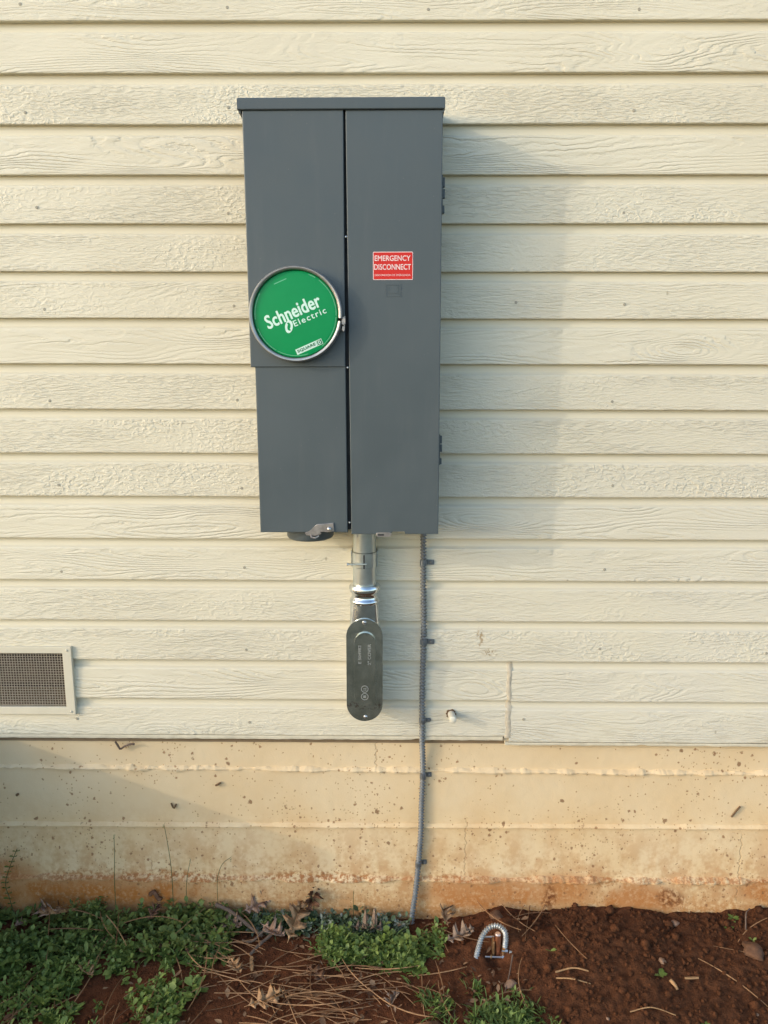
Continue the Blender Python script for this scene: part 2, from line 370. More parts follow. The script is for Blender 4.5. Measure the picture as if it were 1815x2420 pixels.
def prism(poly, y0, y1, bev=0.0, seg=2):
    """polygon in (x, z), extruded between y0 (back) and y1 (front)"""
    b = bmesh.new()
    back = [b.verts.new((x, y0, z)) for x, z in poly]; front = [b.verts.new((x, y1, z)) for x, z in poly]
    b.faces.new(front); b.faces.new(back[::-1]); n = len(poly); fe = []
    for i in range(n): b.faces.new((back[i], back[(i+1) % n], front[(i+1) % n], front[i]))
    if bev:
        b.edges.ensure_lookup_table()
        fs = set(front); fe = [e for e in b.edges if e.verts[0] in fs and e.verts[1] in fs]
        bmesh.ops.bevel(b, geom=fe, offset=bev, segments=seg, profile=0.5, affect='EDGES')
    return b
def lathe(profile, axis='z', n=40, a0=0.0, a1=2*math.pi, cap=True):
    """profile: (radius, height) list; revolved about an axis through the origin"""
    b = bmesh.new(); full = abs(a1-a0-2*math.pi) < 1e-6; rings = []
    cnt = n if full else n+1
    for k in range(cnt):
        a = a0 + (a1-a0)*k/n; c, s = math.cos(a), math.sin(a); rg = []
        for r, h in profile:
            p = (r*c, r*s, h) if axis == 'z' else (r*c, -h, r*s)
            rg.append(b.verts.new(p))
        rings.append(rg)
    for k in range(n):
        A, B = rings[k], rings[(k+1) % cnt]
        for i in range(len(profile)-1): b.faces.new((A[i], B[i], B[i+1], A[i+1]))
    if full and cap:
        for i in (0, -1):
            if profile[i][0] > 1e-6: b.faces.new([rg[i] for rg in rings])
    bmesh.ops.remove_doubles(b, verts=b.verts, dist=1e-7)
    return b
def frames(pts):
    T = []
    for i in range(len(pts)):
        a = pts[max(0, i-1)]; c = pts[min(len(pts)-1, i+1)]; T.append((c-a).normalized())
    u = T[0].orthogonal().normalized(); out = []
    for t in T:
        u = (u - t*u.dot(t)).normalized(); out.append((t, u, t.cross(u)))
    return out
def tube(pts, rad, sides=8, bm=None, cap=True):
    b = bm or bmesh.new(); pts = [Vector(p) for p in pts]; fr = frames(pts); prev = None
    for i, p in enumerate(pts):
        r = rad[i] if isinstance(rad, (list, tuple)) else rad
        ring = [b.verts.new(p + (fr[i][1]*math.cos(2*math.pi*k/sides) + fr[i][2]*math.sin(2*math.pi*k/sides))*r) for k in range(sides)]
        if prev:
            for k in range(sides): b.faces.new((prev[k], prev[(k+1) % sides], ring[(k+1) % sides], ring[k]))
        elif cap: b.faces.new(ring[::-1])
        prev = ring
    if cap: b.faces.new(prev)
    return b
def spline(pts, step):
    """Catmull-Rom resample at about equal steps"""
    P = [Vector(p) for p in pts]; P = [P[0]*2-P[1]] + P + [P[-1]*2-P[-2]]; fine = []
    for i in range(1, len(P)-2):
        for k in range(40):
            t = k/40; a, b_, c, d = P[i-1], P[i], P[i+1], P[i+2]
            fine.append(0.5*((2*b_) + (c-a)*t + (2*a-5*b_+4*c-d)*t*t + (3*b_-a-3*c+d)*t**3))
    fine.append(P[-2]); out = [fine[0]]; acc = 0
    for i in range(1, len(fine)):
        seg = (fine[i]-fine[i-1]).length; 
        while acc + seg >= step and seg > 0:
            f = (step-acc)/seg; q = fine[i-1].lerp(fine[i], f); out.append(q); fine[i-1] = q; seg = (fine[i]-q).length; acc = 0
        acc += seg
    return out
def armoured(pts, r, pitch, sides=12, amp=0.20):
    """corrugated armour: a helical rib round a tube"""
    b = bmesh.new(); P = spline(pts, pitch/6.0); fr = frames(P); prev = None
    for i, p in enumerate(P):
        ring = []
        for k in range(sides):
            a = 2*math.pi*k/sides; rr = r*(1 + amp*math.cos(2*math.pi*i/6.0 + a) - amp*0.4)
            ring.append(b.verts.new(p + (fr[i][1]*math.cos(a) + fr[i][2]*math.sin(a))*rr))
        if prev:
            for k in range(sides): b.faces.new((prev[k], prev[(k+1) % sides], ring[(k+1) % sides], ring[k]))
        else: b.faces.new(ring[::-1])
        prev = ring
    b.faces.new(prev)
    return b
def pydata(name, v, f):
    me = bpy.data.meshes.new(name); me.from_pydata(v, [], f); me.update(); return me
def npmesh(name, V, F, tint=None):
    """V (n,3), F (m,k) constant face size"""
    me = bpy.data.meshes.new(name); k = F.shape[1]
    me.vertices.add(len(V)); me.vertices.foreach_set('co', V.astype(np.float32).ravel())
    me.loops.add(F.size); me.loops.foreach_set('vertex_index', F.astype(np.int32).ravel())
    me.polygons.add(len(F)); me.polygons.foreach_set('loop_start', np.arange(0, F.size, k, dtype=np.int32))
    me.update(calc_edges=True)
    if tint is not None:
        at = me.attributes.new('tint', 'FLOAT', 'POINT'); at.data.foreach_set('value', tint.astype(np.float32))
    return me
def text_mesh(s, w=None, h=None, extr=0.0002, bold=0.0, spacing=1.0):
    """lettering in the xz plane; bold > 0 thickens the strokes by overlaying shifted copies"""
    cu = bpy.data.curves.new('lettering', 'FONT'); cu.body = s; cu.size = 1.0; cu.space_character = spacing; cu.resolution_u = 3
    o = bpy.data.objects.new('lettering', cu); COL.objects.link(o)
    dg = bpy.context.evaluated_depsgraph_get(); me = bpy.data.meshes.new_from_object(o.evaluated_get(dg))
    bpy.data.objects.remove(o); bpy.data.curves.remove(cu)
    n = len(me.vertices); co = np.empty(n*3, np.float32); me.vertices.foreach_get('co', co); co = co.reshape(-1, 3)
    mi, ma = co.min(0), co.max(0); sx = w/(ma[0]-mi[0]); sz = h/(ma[1]-mi[1])
    x = (co[:, 0]-mi[0])*sx - w/2; z = (co[:, 1]-mi[1])*sz - h/2
    b = bmesh.new(); q = 0
    for dx, dz in (((0, 0),) if not bold else ((-1, 0), (1, 0), (0, 1), (0, -1), (.7, .7), (-.7, .7), (.7, -.7), (-.7, -.7))):
        me.vertices.foreach_set('co', np.stack([x+dx*bold, np.full(n, -q*2e-5), z+dz*bold], 1).astype(np.float32).ravel()); me.update()
        b.from_mesh(me); q += 1
    bpy.data.meshes.remove(me)
    r = bmesh.ops.extrude_face_region(b, geom=b.faces[:])
    bmesh.ops.translate(b, verts=[v for v in r['geom'] if isinstance(v, bmesh.types.BMVert)], vec=(0, -extr, 0))
    return b
def obround(cx, cz, w, h, n=14):
    r = w/2; p = []
    for k in range(n+1): a = math.pi*k/n; p.append((cx+r*math.cos(a), cz+h/2-r+r*math.sin(a)))
    for k in range(n+1): a = math.pi+math.pi*k/n; p.append((cx+r*math.cos(a), cz-h/2+r+r*math.sin(a)))
    return p
def rrect(cx, cz, w, h, r, n=5):
    p = []
    for sx, sz, a0 in ((1, 1, 0), (-1, 1, 90), (-1, -1, 180), (1, -1, 270)):
        for k in range(n+1):
            a = R(a0+90*k/n); p.append((cx+sx*(w/2-r)+r*math.cos(a), cz+sz*(h/2-r)+r*math.sin(a)))
    return p
def fbm(x, y, z=0.0, o=4, f=1.0):
    s = 0; a = 1.0
    for _ in range(o): s += a*mn.noise(Vector((x*f, y*f, z+17.3*_))); f *= 2.03; a *= 0.5
    return s

# ================================================================== THE SETTING
# ------------------------------------------------------------------ ground
BX = [-9, -1.2, -0.9, -0.42, 0.0, 0.10, 0.19, 0.235, 0.29, 0.36, 0.44, 0.52, 0.60, 0.72, 0.85, 0.96, 1.3, 9]
BZ = [-0.512, -0.512, -0.512, -0.516, -0.523, -0.522, -0.512, -0.500, -0.482, -0.493, -0.489, -0.479, -0.480, -0.502, -0.494, -0.474, -0.470, -0.50]
def soil_z(x, y, detail=True):
    b = float(np.interp(x, BX, BZ)); d = max(0.0, -y)
    far = -0.520 - 0.055*min(d, 1.2)
    w = math.exp(-(d/(0.12 + 0.11*min(1.0, max(0.0, (x-0.25)/0.2))))**2)
    z = b*w + far*(1-w)
    if detail and d < 1.2 and abs(x) < 2.0:
        k = min(1.0, max(0.0, (x-0.05)/0.25))                    # dug-over side is rougher
        z += 0.010*fbm(x, y, 3.1, 3, 5.0)*(0.7+0.6*k) + 0.0065*abs(fbm(x, y, 9.7, 3, 22.0))*(0.6+0.9*k) + 0.0028*fbm(x, y, 1.7, 3, 70.0)*(0.6+0.8*k)
        z -= 0.026*math.exp(-(((x-0.262)/0.034)**2 + ((y+0.132)/0.034)**2))   # the hole beside the rod
        z -= 0.012*math.exp(-(((x-0.06)/0.05)**2 + ((y+0.215)/0.03)**2))
        z += 0.010*math.exp(-(((x-0.24)/0.10)**2 + ((y+0.12)/0.07)**2))
        z += 0.014*math.exp(-(((x-0.30)/0.06)**2 + ((y+0.06)/0.05)**2))
    return z
def axis_coords(lo, hi, step, far, grow=1.35):
    c = list(np.arange(lo, hi+1e-9, step)); s = step; a = c[-1]
    while a < far[1]: s *= grow; a += s; c.append(a)
    s = step; a = c[0]; pre = []
    while a > far[0]: s *= grow; a -= s; pre.append(a)
    return np.array(pre[::-1] + c)
gx = axis_coords(-1.20, 1.15, 0.0052, (-60, 60)); gy = axis_coords(-0.52, 0.03, 0.0050, (-80, 0.03))
gv = np.array([(x, y, soil_z(x, y)) for y in gy for x in gx])
nx, ny = len(gx), len(gy)
ii, jj = np.meshgrid(np.arange(nx-1), np.arange(ny-1)); a = (jj*nx+ii).ravel()
ground = obj('ground', npmesh('ground', gv, np.stack([a, a+1, a+nx+1, a+nx], 1)), 'soil', smooth=True, kind='structure')
ground['label'] = 'red clay soil along the foot of the house wall'

# ------------------------------------------------------------------ house wall
EXP = 0.1016
XL, XR = -2.0, 2.0
VX0, VX1, VZ0, VZ1 = -1.170, -0.792, 0.072, 0.229            # rough opening behind the crawl space vent
JX = 0.2925                                                   # butt joint of the two lowest courses
PROF = [(0.0, 0.0), (-0.0136, 0.0), (-0.0144, 0.0012), (-0.0146, 0.003), (-0.0136, 0.030), (-0.0126, 0.055), (-0.0118, 0.0755), (-0.0113, 0.0776),
        (-0.0099, 0.0793), (-0.0074, 0.0807), (-0.0050, 0.0820), (-0.0034, 0.0840), (-0.0026, 0.0880), (-0.0022, 0.0930), (-0.0020, 0.1035), (0.0, 0.1035)]
house = thing('house_wall', 'cream painted lap siding house wall above a board-marked concrete foundation', 'wall')
def clip_prof(z0, z1):
    out = []
    for i in range(1, len(PROF)-2):
        (ya, za), (yb, zb) = PROF[i], PROF[i+1]
        if i == 1: out.append((ya, za))
        out.append((yb, zb))
    pts = [(y, z) for y, z in out if z0 < z < z1]
    def at(z): return float(np.interp(z, [q[1] for q in out], [q[0] for q in out]))
    pts = [(at(z0), z0)] + pts + [(at(z1), z1)]
    if z0 <= 0: pts[0] = (PROF[1][0], 0.0)
    return [(0.0, z0)] + pts + [(0.0, z1)]
def board_mesh(name, segs, xstep=None, wave=0.0, seed=0.0, zbot=None):
    b = bmesh.new()
    for x0, x1, z0, z1 in segs:
        pr = clip_prof(z0, z1); n = max(1, int(round((x1-x0)/xstep))) if xstep else 1; prev = None
        for i in range(n+1):
            x = x0+(x1-x0)*i/n; ring = []
            for y, z in pr:
                if zbot is not None and z < 0.01: z = z + zbot
                dz = wave*fbm(x, seed, 0, 2, 2.0)
                dy = wave*0.8*fbm(x, seed+5, 0, 2, 3.0) if y < -0.001 else 0
                ring.append(b.verts.new((x, y+dy, z+dz)))
            if prev:
                for k in range(len(pr)): b.faces.new((prev[k], prev[(k+1) % len(pr)], ring[(k+1) % len(pr)], ring[k]))
            else: b.faces.new(ring[::-1])
            prev = ring
        b.faces.new(prev)
    bmesh.ops.recalc_face_normals(b, faces=b.faces)
    me = bpy.data.meshes.new(name); b.to_mesh(me); b.free(); return me
ROUGH = [0.45, 0.00, 0.75, 0.60, 0.20, 0.10, 0.90, 0.80, 0.70, 0.00, 0.55, 0.65, 0.80, 0.00, 0.95, 0.15, 0.35, 0.6, 0.3, 0.8, 0.2, 0.7, 0.4]
shared = [board_mesh('siding_board', [(XL, XR, 0.0, 0.1035)], 0.05, 0.0009, s) for s in (1.1, 4.4, 8.2)]
for k in range(0, 23):
    z = k*EXP
    if k in (0, 1):
        zl = 0.006 if k == 0 else 0
        if k == 0: segs = [(XL, VX0, 0, .1035), (VX0, VX1, 0, VZ0), (VX1, JX-0.003, 0, .1035)]
        else: segs = [(XL, VX0, 0, .1035), (VX1, JX-0.003, 0, .1035)]
        parts = [(board_mesh('siding_board', segs, 0.04, 0.0011, k+2.0, zl if k == 0 else None), 0.0), (board_mesh('siding_board', [(JX+0.003, XR, 0, .1035)], 0.04, 0.0011, k+9.0, -0.006 if k == 0 else None), -0.0028)]
    elif k == 2: parts = [(board_mesh('siding_board', [(XL, VX0, 0, .1035), (VX0, VX1, VZ1-z, .1035), (VX1, XR, 0, .1035)], 0.04, 0.0009, 3.3), 0.0)]
    else: parts = [(shared[k % 3], random.uniform(-.0006, .0006))]
    for j, (me, dz) in enumerate(parts):
        o = obj('siding_board', me, 'siding', house, (0, 0, z+dz)); o['seed'] = 3.7*k + 11.9*j + 1.3; o['rough_sawn'] = ROUGH[k] if j == 0 else 0.3
        o.rotation_euler = (0, random.uniform(-0.0006, 0.0006), 0)
# irregular paint-covered starter strip under the lowest course
def ragged_strip(x0, x1, zt, zb, y0, y1, amp, seed, step=0.006):
    b = bmesh.new(); n = int((x1-x0)/step); prev = None
    for i in range(n+1):
        x = x0+(x1-x0)*i/n; q = zb + amp*fbm(x*30, seed, 0, 3, 1.0)
        chip = max(0, fbm(x*9, seed+3, 0, 3, 1.0)-0.55)*0.02
        q = min(zt-0.001, q+chip); yy = y1 + 0.0006*fbm(x*25, seed+8, 0, 2, 1.0)
        ring = [b.verts.new(p) for p in ((x, y0, zt), (x, yy, zt), (x, yy-0.0006, (zt+q)/2), (x, yy, q), (x, y0, q))]
        if prev:
            for k in range(5): b.faces.new((prev[k], prev[(k+1) % 5], ring[(k+1) % 5], ring[k]))
        else: b.faces.new(ring[::-1])
        prev = ring
    b.faces.new(prev); return b
MAT['strip'] = simple('strip_paint', (0.60, 0.54, 0.40), 0.55, var=0.12, scale=40)
obj('starter_strip', ragged_strip(XL, JX-0.012, 0.0045, -0.0050, 0.0, -0.0122, 0.0013, 2.0), 'strip', house)
obj('starter_strip', ragged_strip(JX-0.006, XR, -0.0105, -0.0175, 0.0, -0.0126, 0.0015, 6.0), 'strip', house)
# caulked joint between the butted boards
def caulk(z0, z1, yoff, seed, wid=0.0065):
    b = bmesh.new(); prev = None; n = 22
    for i in range(n+1):
        z = z0+(z1-z0)*i/n; zl = (z % EXP)
        y = float(np.interp(zl, [p[1] for p in PROF[1:-1]], [p[0] for p in PROF[1:-1]])) - 0.0012 + yoff
        wl = wid*(1+0.5*fbm(seed, z*60, 0, 2, 1.0)); wr = wid*(1+0.5*fbm(seed+4, z*60, 0, 2, 1.0)); cx = JX + 0.0015*fbm(seed+2, z*30, 0, 2, 1.0)
        ring = [b.verts.new(p) for p in ((cx-wl, 0, z), (cx-wl, y+0.0014, z), (cx-wl*0.4, y-0.0006, z), (cx+wr*0.4, y-0.0003, z), (cx+wr, y+0.0016, z), (cx+wr, 0, z))]
        if prev:
            for k in range(6): b.faces.new((prev[k], prev[(k+1) % 6], ring[(k+1) % 6], ring[k]))
        else: b.faces.new(ring[::-1])
        prev = ring
    b.faces.new(prev); return b
obj('caulk_bead', caulk(EXP+0.0005, 2*EXP-0.001, 0, 1.0), 'caulk', house, smooth=True)
obj('caulk_bead', caulk(-0.012, EXP-0.0005, 0, 5.0, 0.008), 'caulk', house, smooth=True)
# nail heads on the studs, one row per two-course panel
nail_bm = lathe([(0.0001, 0.0009), (0.0028, 0.0008), (0.0034, 0.0)], 'y', 10); nail_me = bpy.data.meshes.new('nail_head')
bmesh.ops.recalc_face_normals(nail_bm, faces=nail_bm.faces); nail_bm.to_mesh(nail_me); nail_bm.free(); nail_me.materials.append(MAT['nail'])
for k in range(1, 10):
    for sx in (-1.2, -0.789, -0.353, 0.077, 0.513, 0.92):
        if k == 1 and sx < -0.5: continue
        if abs(sx-0.077) < .01 and 2 < k < 8: continue
        obj('nail_head', nail_me, None, house, (sx+random.uniform(-.01, .01), -0.0140, 2*k*EXP+0.026+random.uniform(-.008, .008)))
for nx_, nz_ in ((0.2784, 1.051), (-0.78, 0.047), (-0.35, 0.040), (0.33, 0.052)):
    obj('nail_head', nail_me, None, house, (nx_, -0.0138, nz_))
# sheathing behind the boards, with the vent opening left free
b = box(XL, VX0, 0.001, 0.12, -0.02, 2.34); box(VX1, XR, 0.001, 0.12, -0.02, 2.34, bm=b)
box(VX0, VX1, 0.001, 0.12, VZ1, 2.34, bm=b); box(VX0, VX1, 0.001, 0.12, -0.02, VZ0, bm=b)
obj('sheathing', b, 'sheath', house)
b = box(VX0-0.1, VX1+0.1, 0.36, 0.40, -0.02, 0.40); box(VX0-.1, VX1+.1, 0.12, 0.36, -0.04, -0.02, bm=b); box(VX0-.1, VX1+.1, 0.12, 0.36, 0.30, 0.34, bm=b)
box(VX0-.12, VX0-.1, 0.12, 0.40, -0.04, 0.34, bm=b); box(VX1+.1, VX1+.12, 0.12, 0.40, -0.04, 0.34, bm=b); box(VX0-.1, VX1+.1, 0.15, 0.19, 0.075, 0.135, bm=b)
obj('crawl_space_framing', b, 'joist', house)

# foundation: poured concrete with ragged fins where the form boards met
FIN = [(-0.0975, -0.0035), (-0.2525, 0.0025), (-0.4045, 0.0025)]
def finz(i, x): return FIN[i][0] + FIN[i][1]*x + 0.0012*fbm(x*3, i*7.0, 0, 2, 1.0)
BANDY = [0.0060, 0.0035, 0.0030, 0.0010]
fx = np.concatenate([np.arange(XL, -1.15, 0.04), np.arange(-1.15, 1.15, 0.006), np.arange(1.15, XR+.01, 0.04)])
fz = np.concatenate([np.arange(0.03, -0.56, -0.005), [-0.62, -0.75]])
fv = []
for z in fz:
    for x in fx:
        band = sum(1 for i in range(3) if z < finz(i, x)); y = BANDY[band]
        y += 0.0012*fbm(x, z, 2.0, 3, 6.0) + 0.0004*fbm(x, z, 5.0, 2, 60.0)
        fv.append((x, y, z))
n1 = len(fx); ii, jj = np.meshgrid(np.arange(n1-1), np.arange(len(fz)-1)); a = (jj*n1+ii).ravel()
obj('foundation', npmesh('foundation', np.array(fv), np.stack([a, a+n1, a+n1+1, a+1], 1)), 'concrete', house, smooth=True, label='tan painted concrete foundation splashed with red clay')
def fin(i, amp, hgt0, p0, chips, seed):
    """sloping shoulder with a broken edge, left where two form boards met"""
    b = bmesh.new(); prev = None
    for x in np.arange(-1.7, 1.7, 0.0032):
        zc = finz(i, x); wx = x + 0.03*fbm(x*5, seed, 0, 2, 1.0)
        am = amp*(0.15 + 1.5*max(0.0, min(1.0, 0.45+0.9*fbm(x*2.6, seed+20, 0, 2, 1.0))))
        c = max(0.0, min(1.0, 0.62 + 1.7*chips*fbm(wx*11, seed, 0, 4, 1.0)))
        p = max(0.0010, p0*(0.20+0.80*c) + am*0.5*fbm(wx*45, seed+3, 0, 3, 1.0))
        up = max(0.002, hgt0*(0.45+0.55*c) + am*fbm(wx*26, seed+6, 0, 4, 1.0))
        lo = zc - 0.0022 + am*0.8*fbm(wx*23, seed+9, 0, 4, 1.0); yb = BANDY[i]+0.004; yf = BANDY[i+1]-p
        ring = [b.verts.new(q) for q in ((x, yb, zc+up+0.001), (x, BANDY[i]-0.0012, zc+up), (x, yf+p*0.45, zc+up*0.55), (x, yf, zc+0.001), (x, yf+0.0006, lo), (x, yb, lo-0.0006))]
        if prev:
            for k in range(6): b.faces.new((prev[k], prev[(k+1) % 6], ring[(k+1) % 6], ring[k]))
        else: b.faces.new(ring[::-1])
        prev = ring
    b.faces.new(prev); return b
obj('concrete_fin', fin(0, 0.0048, 0.0090, 0.0092, 1.0, 1.0), 'concrete', house)
obj('concrete_fin', fin(1, 0.0014, 0.0105, 0.0105, 0.25, 21.0), 'concrete', house)
obj('concrete_fin', fin(2, 0.0042, 0.0110, 0.0145, 0.8, 41.0), 'concrete', house)

# unseen steps added beyond the left edge to cast shade on the wall foot
st = thing('added_shade_steps', 'unseen grey concrete steps added left of the vent to cast shade', 'added shade caster', (-1.42, 0, -0.52))
obj('added_landing', box(-0.42, 0.32, -0.46, -0.016, -0.10, 0.560, 0.006), 'stepconc', st)
obj('added_tread', box(-0.725, -0.423, -0.46, -0.016, -0.10, 0.37, 0.006), 'stepconc', st)
obj('added_tread', box(-1.028, -0.728, -0.46, -0.016, -0.10, 0.19, 0.006), 'stepconc', st)

# ================================================================== CRAWL SPACE VENT
vent = thing('foundation_vent', 'cream framed crawl space vent with wire mesh at the left edge', 'vent', (-0.981, -0.0140, 0.0607))
FO = (-0.203, 0.203, 0.0, 0.177); FI = (-0.181, 0.181, 0.0195, 0.1600)
b = bmesh.new()
box(FO[0], FI[0], -0.0075, 0.004, FO[2], FO[3], 0.0012, bm=b); box(FI[1], FO[1], -0.0075, 0.004, FO[2], FO[3], 0.0012, bm=b)
box(FI[0]-.001, FI[1]+.001, -0.0072, 0.0037, FI[3], FO[3]-.0004, 0.0012, bm=b); box(FI[0]-.001, FI[1]+.001, -0.0072, 0.0037, FO[2]+.0004, FI[2], 0.0012, bm=b)
obj('vent_frame', b, 'trim', vent)
b = bmesh.new(); pit = 0.0066; x = FI[0]-0.004
while x < FI[1]+.004: box(x-.00065, x+.00065, 0.0004, 0.0020, FI[2]-.004, FI[3]+.004, bm=b); x += pit
z = FI[2]-.002
while z < FI[3]+.004: box(FI[0]-.006, FI[1]+.006, -0.0010, 0.0006, z-.00065, z+.00065, bm=b); z += pit
obj('wire_mesh', b, 'wire', vent, kind='stuff')
for sx, sz in ((0.192, 0.168), (0.192, 0.009), (-0.192, 0.168), (-0.192, 0.009)):
    obj('screw', lathe([(0.0001, 0.0022), (0.0022, 0.0018), (0.0034, 0.0)], 'y', 12), 'trim', vent, (sx, -0.0075, sz))

# ================================================================== METER AND MAIN PANEL
P0 = (-0.091, -0.0, 0.551)
pan = thing('meter_panel', 'tall grey electrical meter main panel with a round green meter cover', 'electrical panel', P0, (0, -0.004, 0))
obj('enclosure_box', box(-0.190, 0.190, -0.130, -0.011, 0.004, 0.862, 0.003), 'enclosure', pan)
obj('seam_shade_strip', box(-0.012, 0.012, -0.1345, -0.1302, 0.006, 0.856), 'gap', pan)  # dark strip painted as the shade in the seam between covers and door
obj('lower_cover', prism([(-0.1947, 0.0015), (-0.0032, 0.0015), (-0.0036, 0.362), (-0.1947, 0.362)], -0.1265, -0.1475, 0.0018), 'enclosure', pan)
obj('upper_cover', prism([(-0.2037, 0.3575), (-0.0042, 0.3575), (-0.0024, 0.858), (-0.2037, 0.858)], -0.1260, -0.1505, 0.0018), 'enclosure', pan)
door_poly = [(0.0049, -0.0022), (0.0545, -0.0022), (0.0560, 0.0002), (0.0930, 0.0002), (0.0935, 0.0052), (0.1222, 0.0052), (0.1226, -0.0022), (0.1950, -0.0022), (0.1950, 0.858), (0.0018, 0.858)]
door = obj('breaker_door', prism(door_poly, -0.1270, -0.1495, 0.0016), 'enclosure', pan, label='grey breaker door with a red label')
cap_sec = [(-0.011, 0.862), (-0.146, 0.8585), (-0.1535, 0.8580), (-0.1550, 0.8595), (-0.1550, 0.8775), (-0.1535, 0.8800), (-0.080, 0.8860), (-0.011, 0.8880)]
b = bmesh.new(); L = [b.verts.new((-0.2126, y, z)) for y, z in cap_sec]; Rv = [b.verts.new((0.1990, y, z)) for y, z in cap_sec]
b.faces.new(L[::-1]); b.faces.new(Rv)
for i in range(len(cap_sec)): b.faces.new((L[i], L[(i+1) % len(cap_sec)], Rv[(i+1) % len(cap_sec)], Rv[i]))
bmesh.ops.bevel(b, geom=[e for e in b.edges if abs(e.verts[0].co.x-e.verts[1].co.x) < 1e-6], offset=0.0012, segments=2, affect='EDGES')
cap = obj('rain_cap', b, 'enclosure', pan)
obj('end_flange', box(-0.2105, -0.2055, -0.150, -0.015, 0.8535, 0.8590, 0.0008), 'enclosure', cap)
obj('end_flange', box(0.1945, 0.1975, -0.150, -0.015, 0.8520, 0.8590, 0.0008), 'enclosure', cap)
# meter ring, cover disc, print
MC = (-0.1040, -0.150, 0.4640)
ring = obj('meter_ring', lathe([(0.0880, -0.002), (0.0930, 0.000), (0.0958, 0.006), (0.0963, 0.016), (0.0958, 0.0235), (0.0935, 0.0262), (0.0905, 0.0262), (0.0884, 0.0240), (0.0878, 0.0170), (0.0876, 0.0040)], 'y', 120, R(-5.0), R(351.0)), 'ring', pan, MC, smooth=True)
obj('ring_clasp', prism(rrect(0.0985, -0.0140, 0.0070, 0.0150, 0.002), -0.004, -0.0210, 0.0012), 'hasp', ring)
obj('ring_clasp', prism(rrect(0.0978, -0.0290, 0.0050, 0.0110, 0.002), -0.004, -0.0180, 0.0012), 'hasp', ring)
obj('ring_screw', tube([(0.1000, -0.0125, -0.004), (0.0985, -0.0125, -0.034)], 0.0018, 10), 'hasp', ring)
obj('ring_gap', prism([(0.0890, -0.0095), (0.0968, -0.0100), (0.0966, -0.0085), (0.0890, -0.0078)], -0.006, -0.0255), 'gap', ring)
def dome(r): return 0.0024*max(0.0, 1-(r/0.0848)**2)
disc = obj('meter_cover', lathe([(max(0.0001, 0.0848*k/12), 0.0188+dome(0.0848*k/12)) for k in range(13)] + [(0.0864, 0.0180), (0.0874, 0.0160), (0.0874, 0.0100)], 'y', 96), 'green', pan, MC, smooth=True, label='round green meter cover with white lettering')
TA = R(23.0)
def on_disc(bm, px, pz, name, mat, dy=-0.01895, extra=0.0):
    """px, pz in the tilted frame of the print"""
    return obj(name, bm, mat, disc, (px*math.cos(TA)-pz*math.sin(TA), dy-extra, px*math.sin(TA)+pz*math.cos(TA)), (0, -TA, 0))
on_disc(text_mesh('Schneider', 0.1195, 0.0270, 0.0002, bold=0.00085, spacing=1.02), -0.0030, 0.0075, 'lettering', 'mint')
on_disc(text_mesh('Electric', 0.0715, 0.0120, 0.0002, bold=0.00028, spacing=1.25), 0.0245, -0.0165, 'lettering', 'mint')
# looped emblem below the name
def emblem(w, h):
    b = bmesh.new(); n = 30
    for a0, a1 in ((R(-40), R(150)), (R(140), R(330))):
        prev = None
        for k in range(n+1):
            a = a0+(a1-a0)*k/n; t = k/n; inner = 0.40 + 0.45*(t**2.5)
            P = [(w*f*math.cos(a), h*f*math.sin(a)) for f in (1.0, inner)]
            q = [b.verts.new((P[0][0], 0, P[0][1])), b.verts.new((P[1][0], 0, P[1][1])), b.verts.new((P[1][0], -0.0003, P[1][1])), b.verts.new((P[0][0], -0.0003, P[0][1]))]
            if prev:
                for j in range(4): b.faces.new((prev[j], prev[(j+1) % 4], q[(j+1) % 4], q[j]))
            else: b.faces.new(q[::-1])
            prev = q
        b.faces.new(prev)
    return b
em = on_disc(emblem(0.0080, 0.0130), -0.0225, -0.0175, 'emblem', 'mint'); em.rotation_euler = (0, R(8), 0)
on_disc(prism(rrect(0, 0, 0.0460, 0.0115, 0.0004), 0.0, -0.0002), -0.0070, -0.0705, 'brand_bar', 'mint')
on_disc(text_mesh('SQUARE', 0.0400, 0.0062, 0.0002, bold=0.00035, spacing=1.05), -0.0070, -0.0705, 'lettering', 'dkgreen', extra=0.0002)
on_disc(prism(rrect(0, 0, 0.0120, 0.0115, 0.0004), 0.0, -0.0002), 0.0225, -0.0705, 'brand_bar', 'mint')
on_disc(prism(rrect(0, 0, 0.0098, 0.0094, 0.0008), 0.0, -0.0002), 0.0225, -0.0705, 'brand_square', 'dkgreen', extra=0.0002)
on_disc(text_mesh('D', 0.0050, 0.0062, 0.0002, bold=0.0003), 0.0225, -0.0705, 'lettering', 'mint', extra=0.0004)
def arc_marks(r, a0, a1, w, n, fill):
    b = bmesh.new()
    for k in range(n):
        s = a0+(a1-a0)*k/n; e = s+(a1-a0)/n*fill
        q = [(r*math.cos(t), r*math.sin(t)) for t in (s, e)] + [((r+w)*math.cos(t), (r+w)*math.sin(t)) for t in (e, s)]
        f = [b.verts.new((x, 0, z)) for x, z in q]; g = [b.verts.new((x, -0.0003, z)) for x, z in q]
        b.faces.new(f); b.faces.new(g[::-1])
        for j in range(4): b.faces.new((f[j], g[j], g[(j+1) % 4], f[(j+1) % 4]))
    return b
for a0, a1, n, fill in ((R(70), R(60), 5, .9), (R(54), R(-2), 40, .85), (R(-4), R(-50), 30, .75), (R(-73), R(-118), 34, .8), (R(-120), R(-160), 24, .9), (R(187), R(150), 14, .95)):
    obj('rim_print', arc_marks(0.0825, a0, a1, 0.0016, n, fill), 'midmint', disc, (0, -0.01895, 0))
on_disc(prism(rrect(0, 0, 0.0275, 0.0017, 0.0003), 0, -0.0002), -0.0020, 0.0715, 'rim_print', 'midmint')
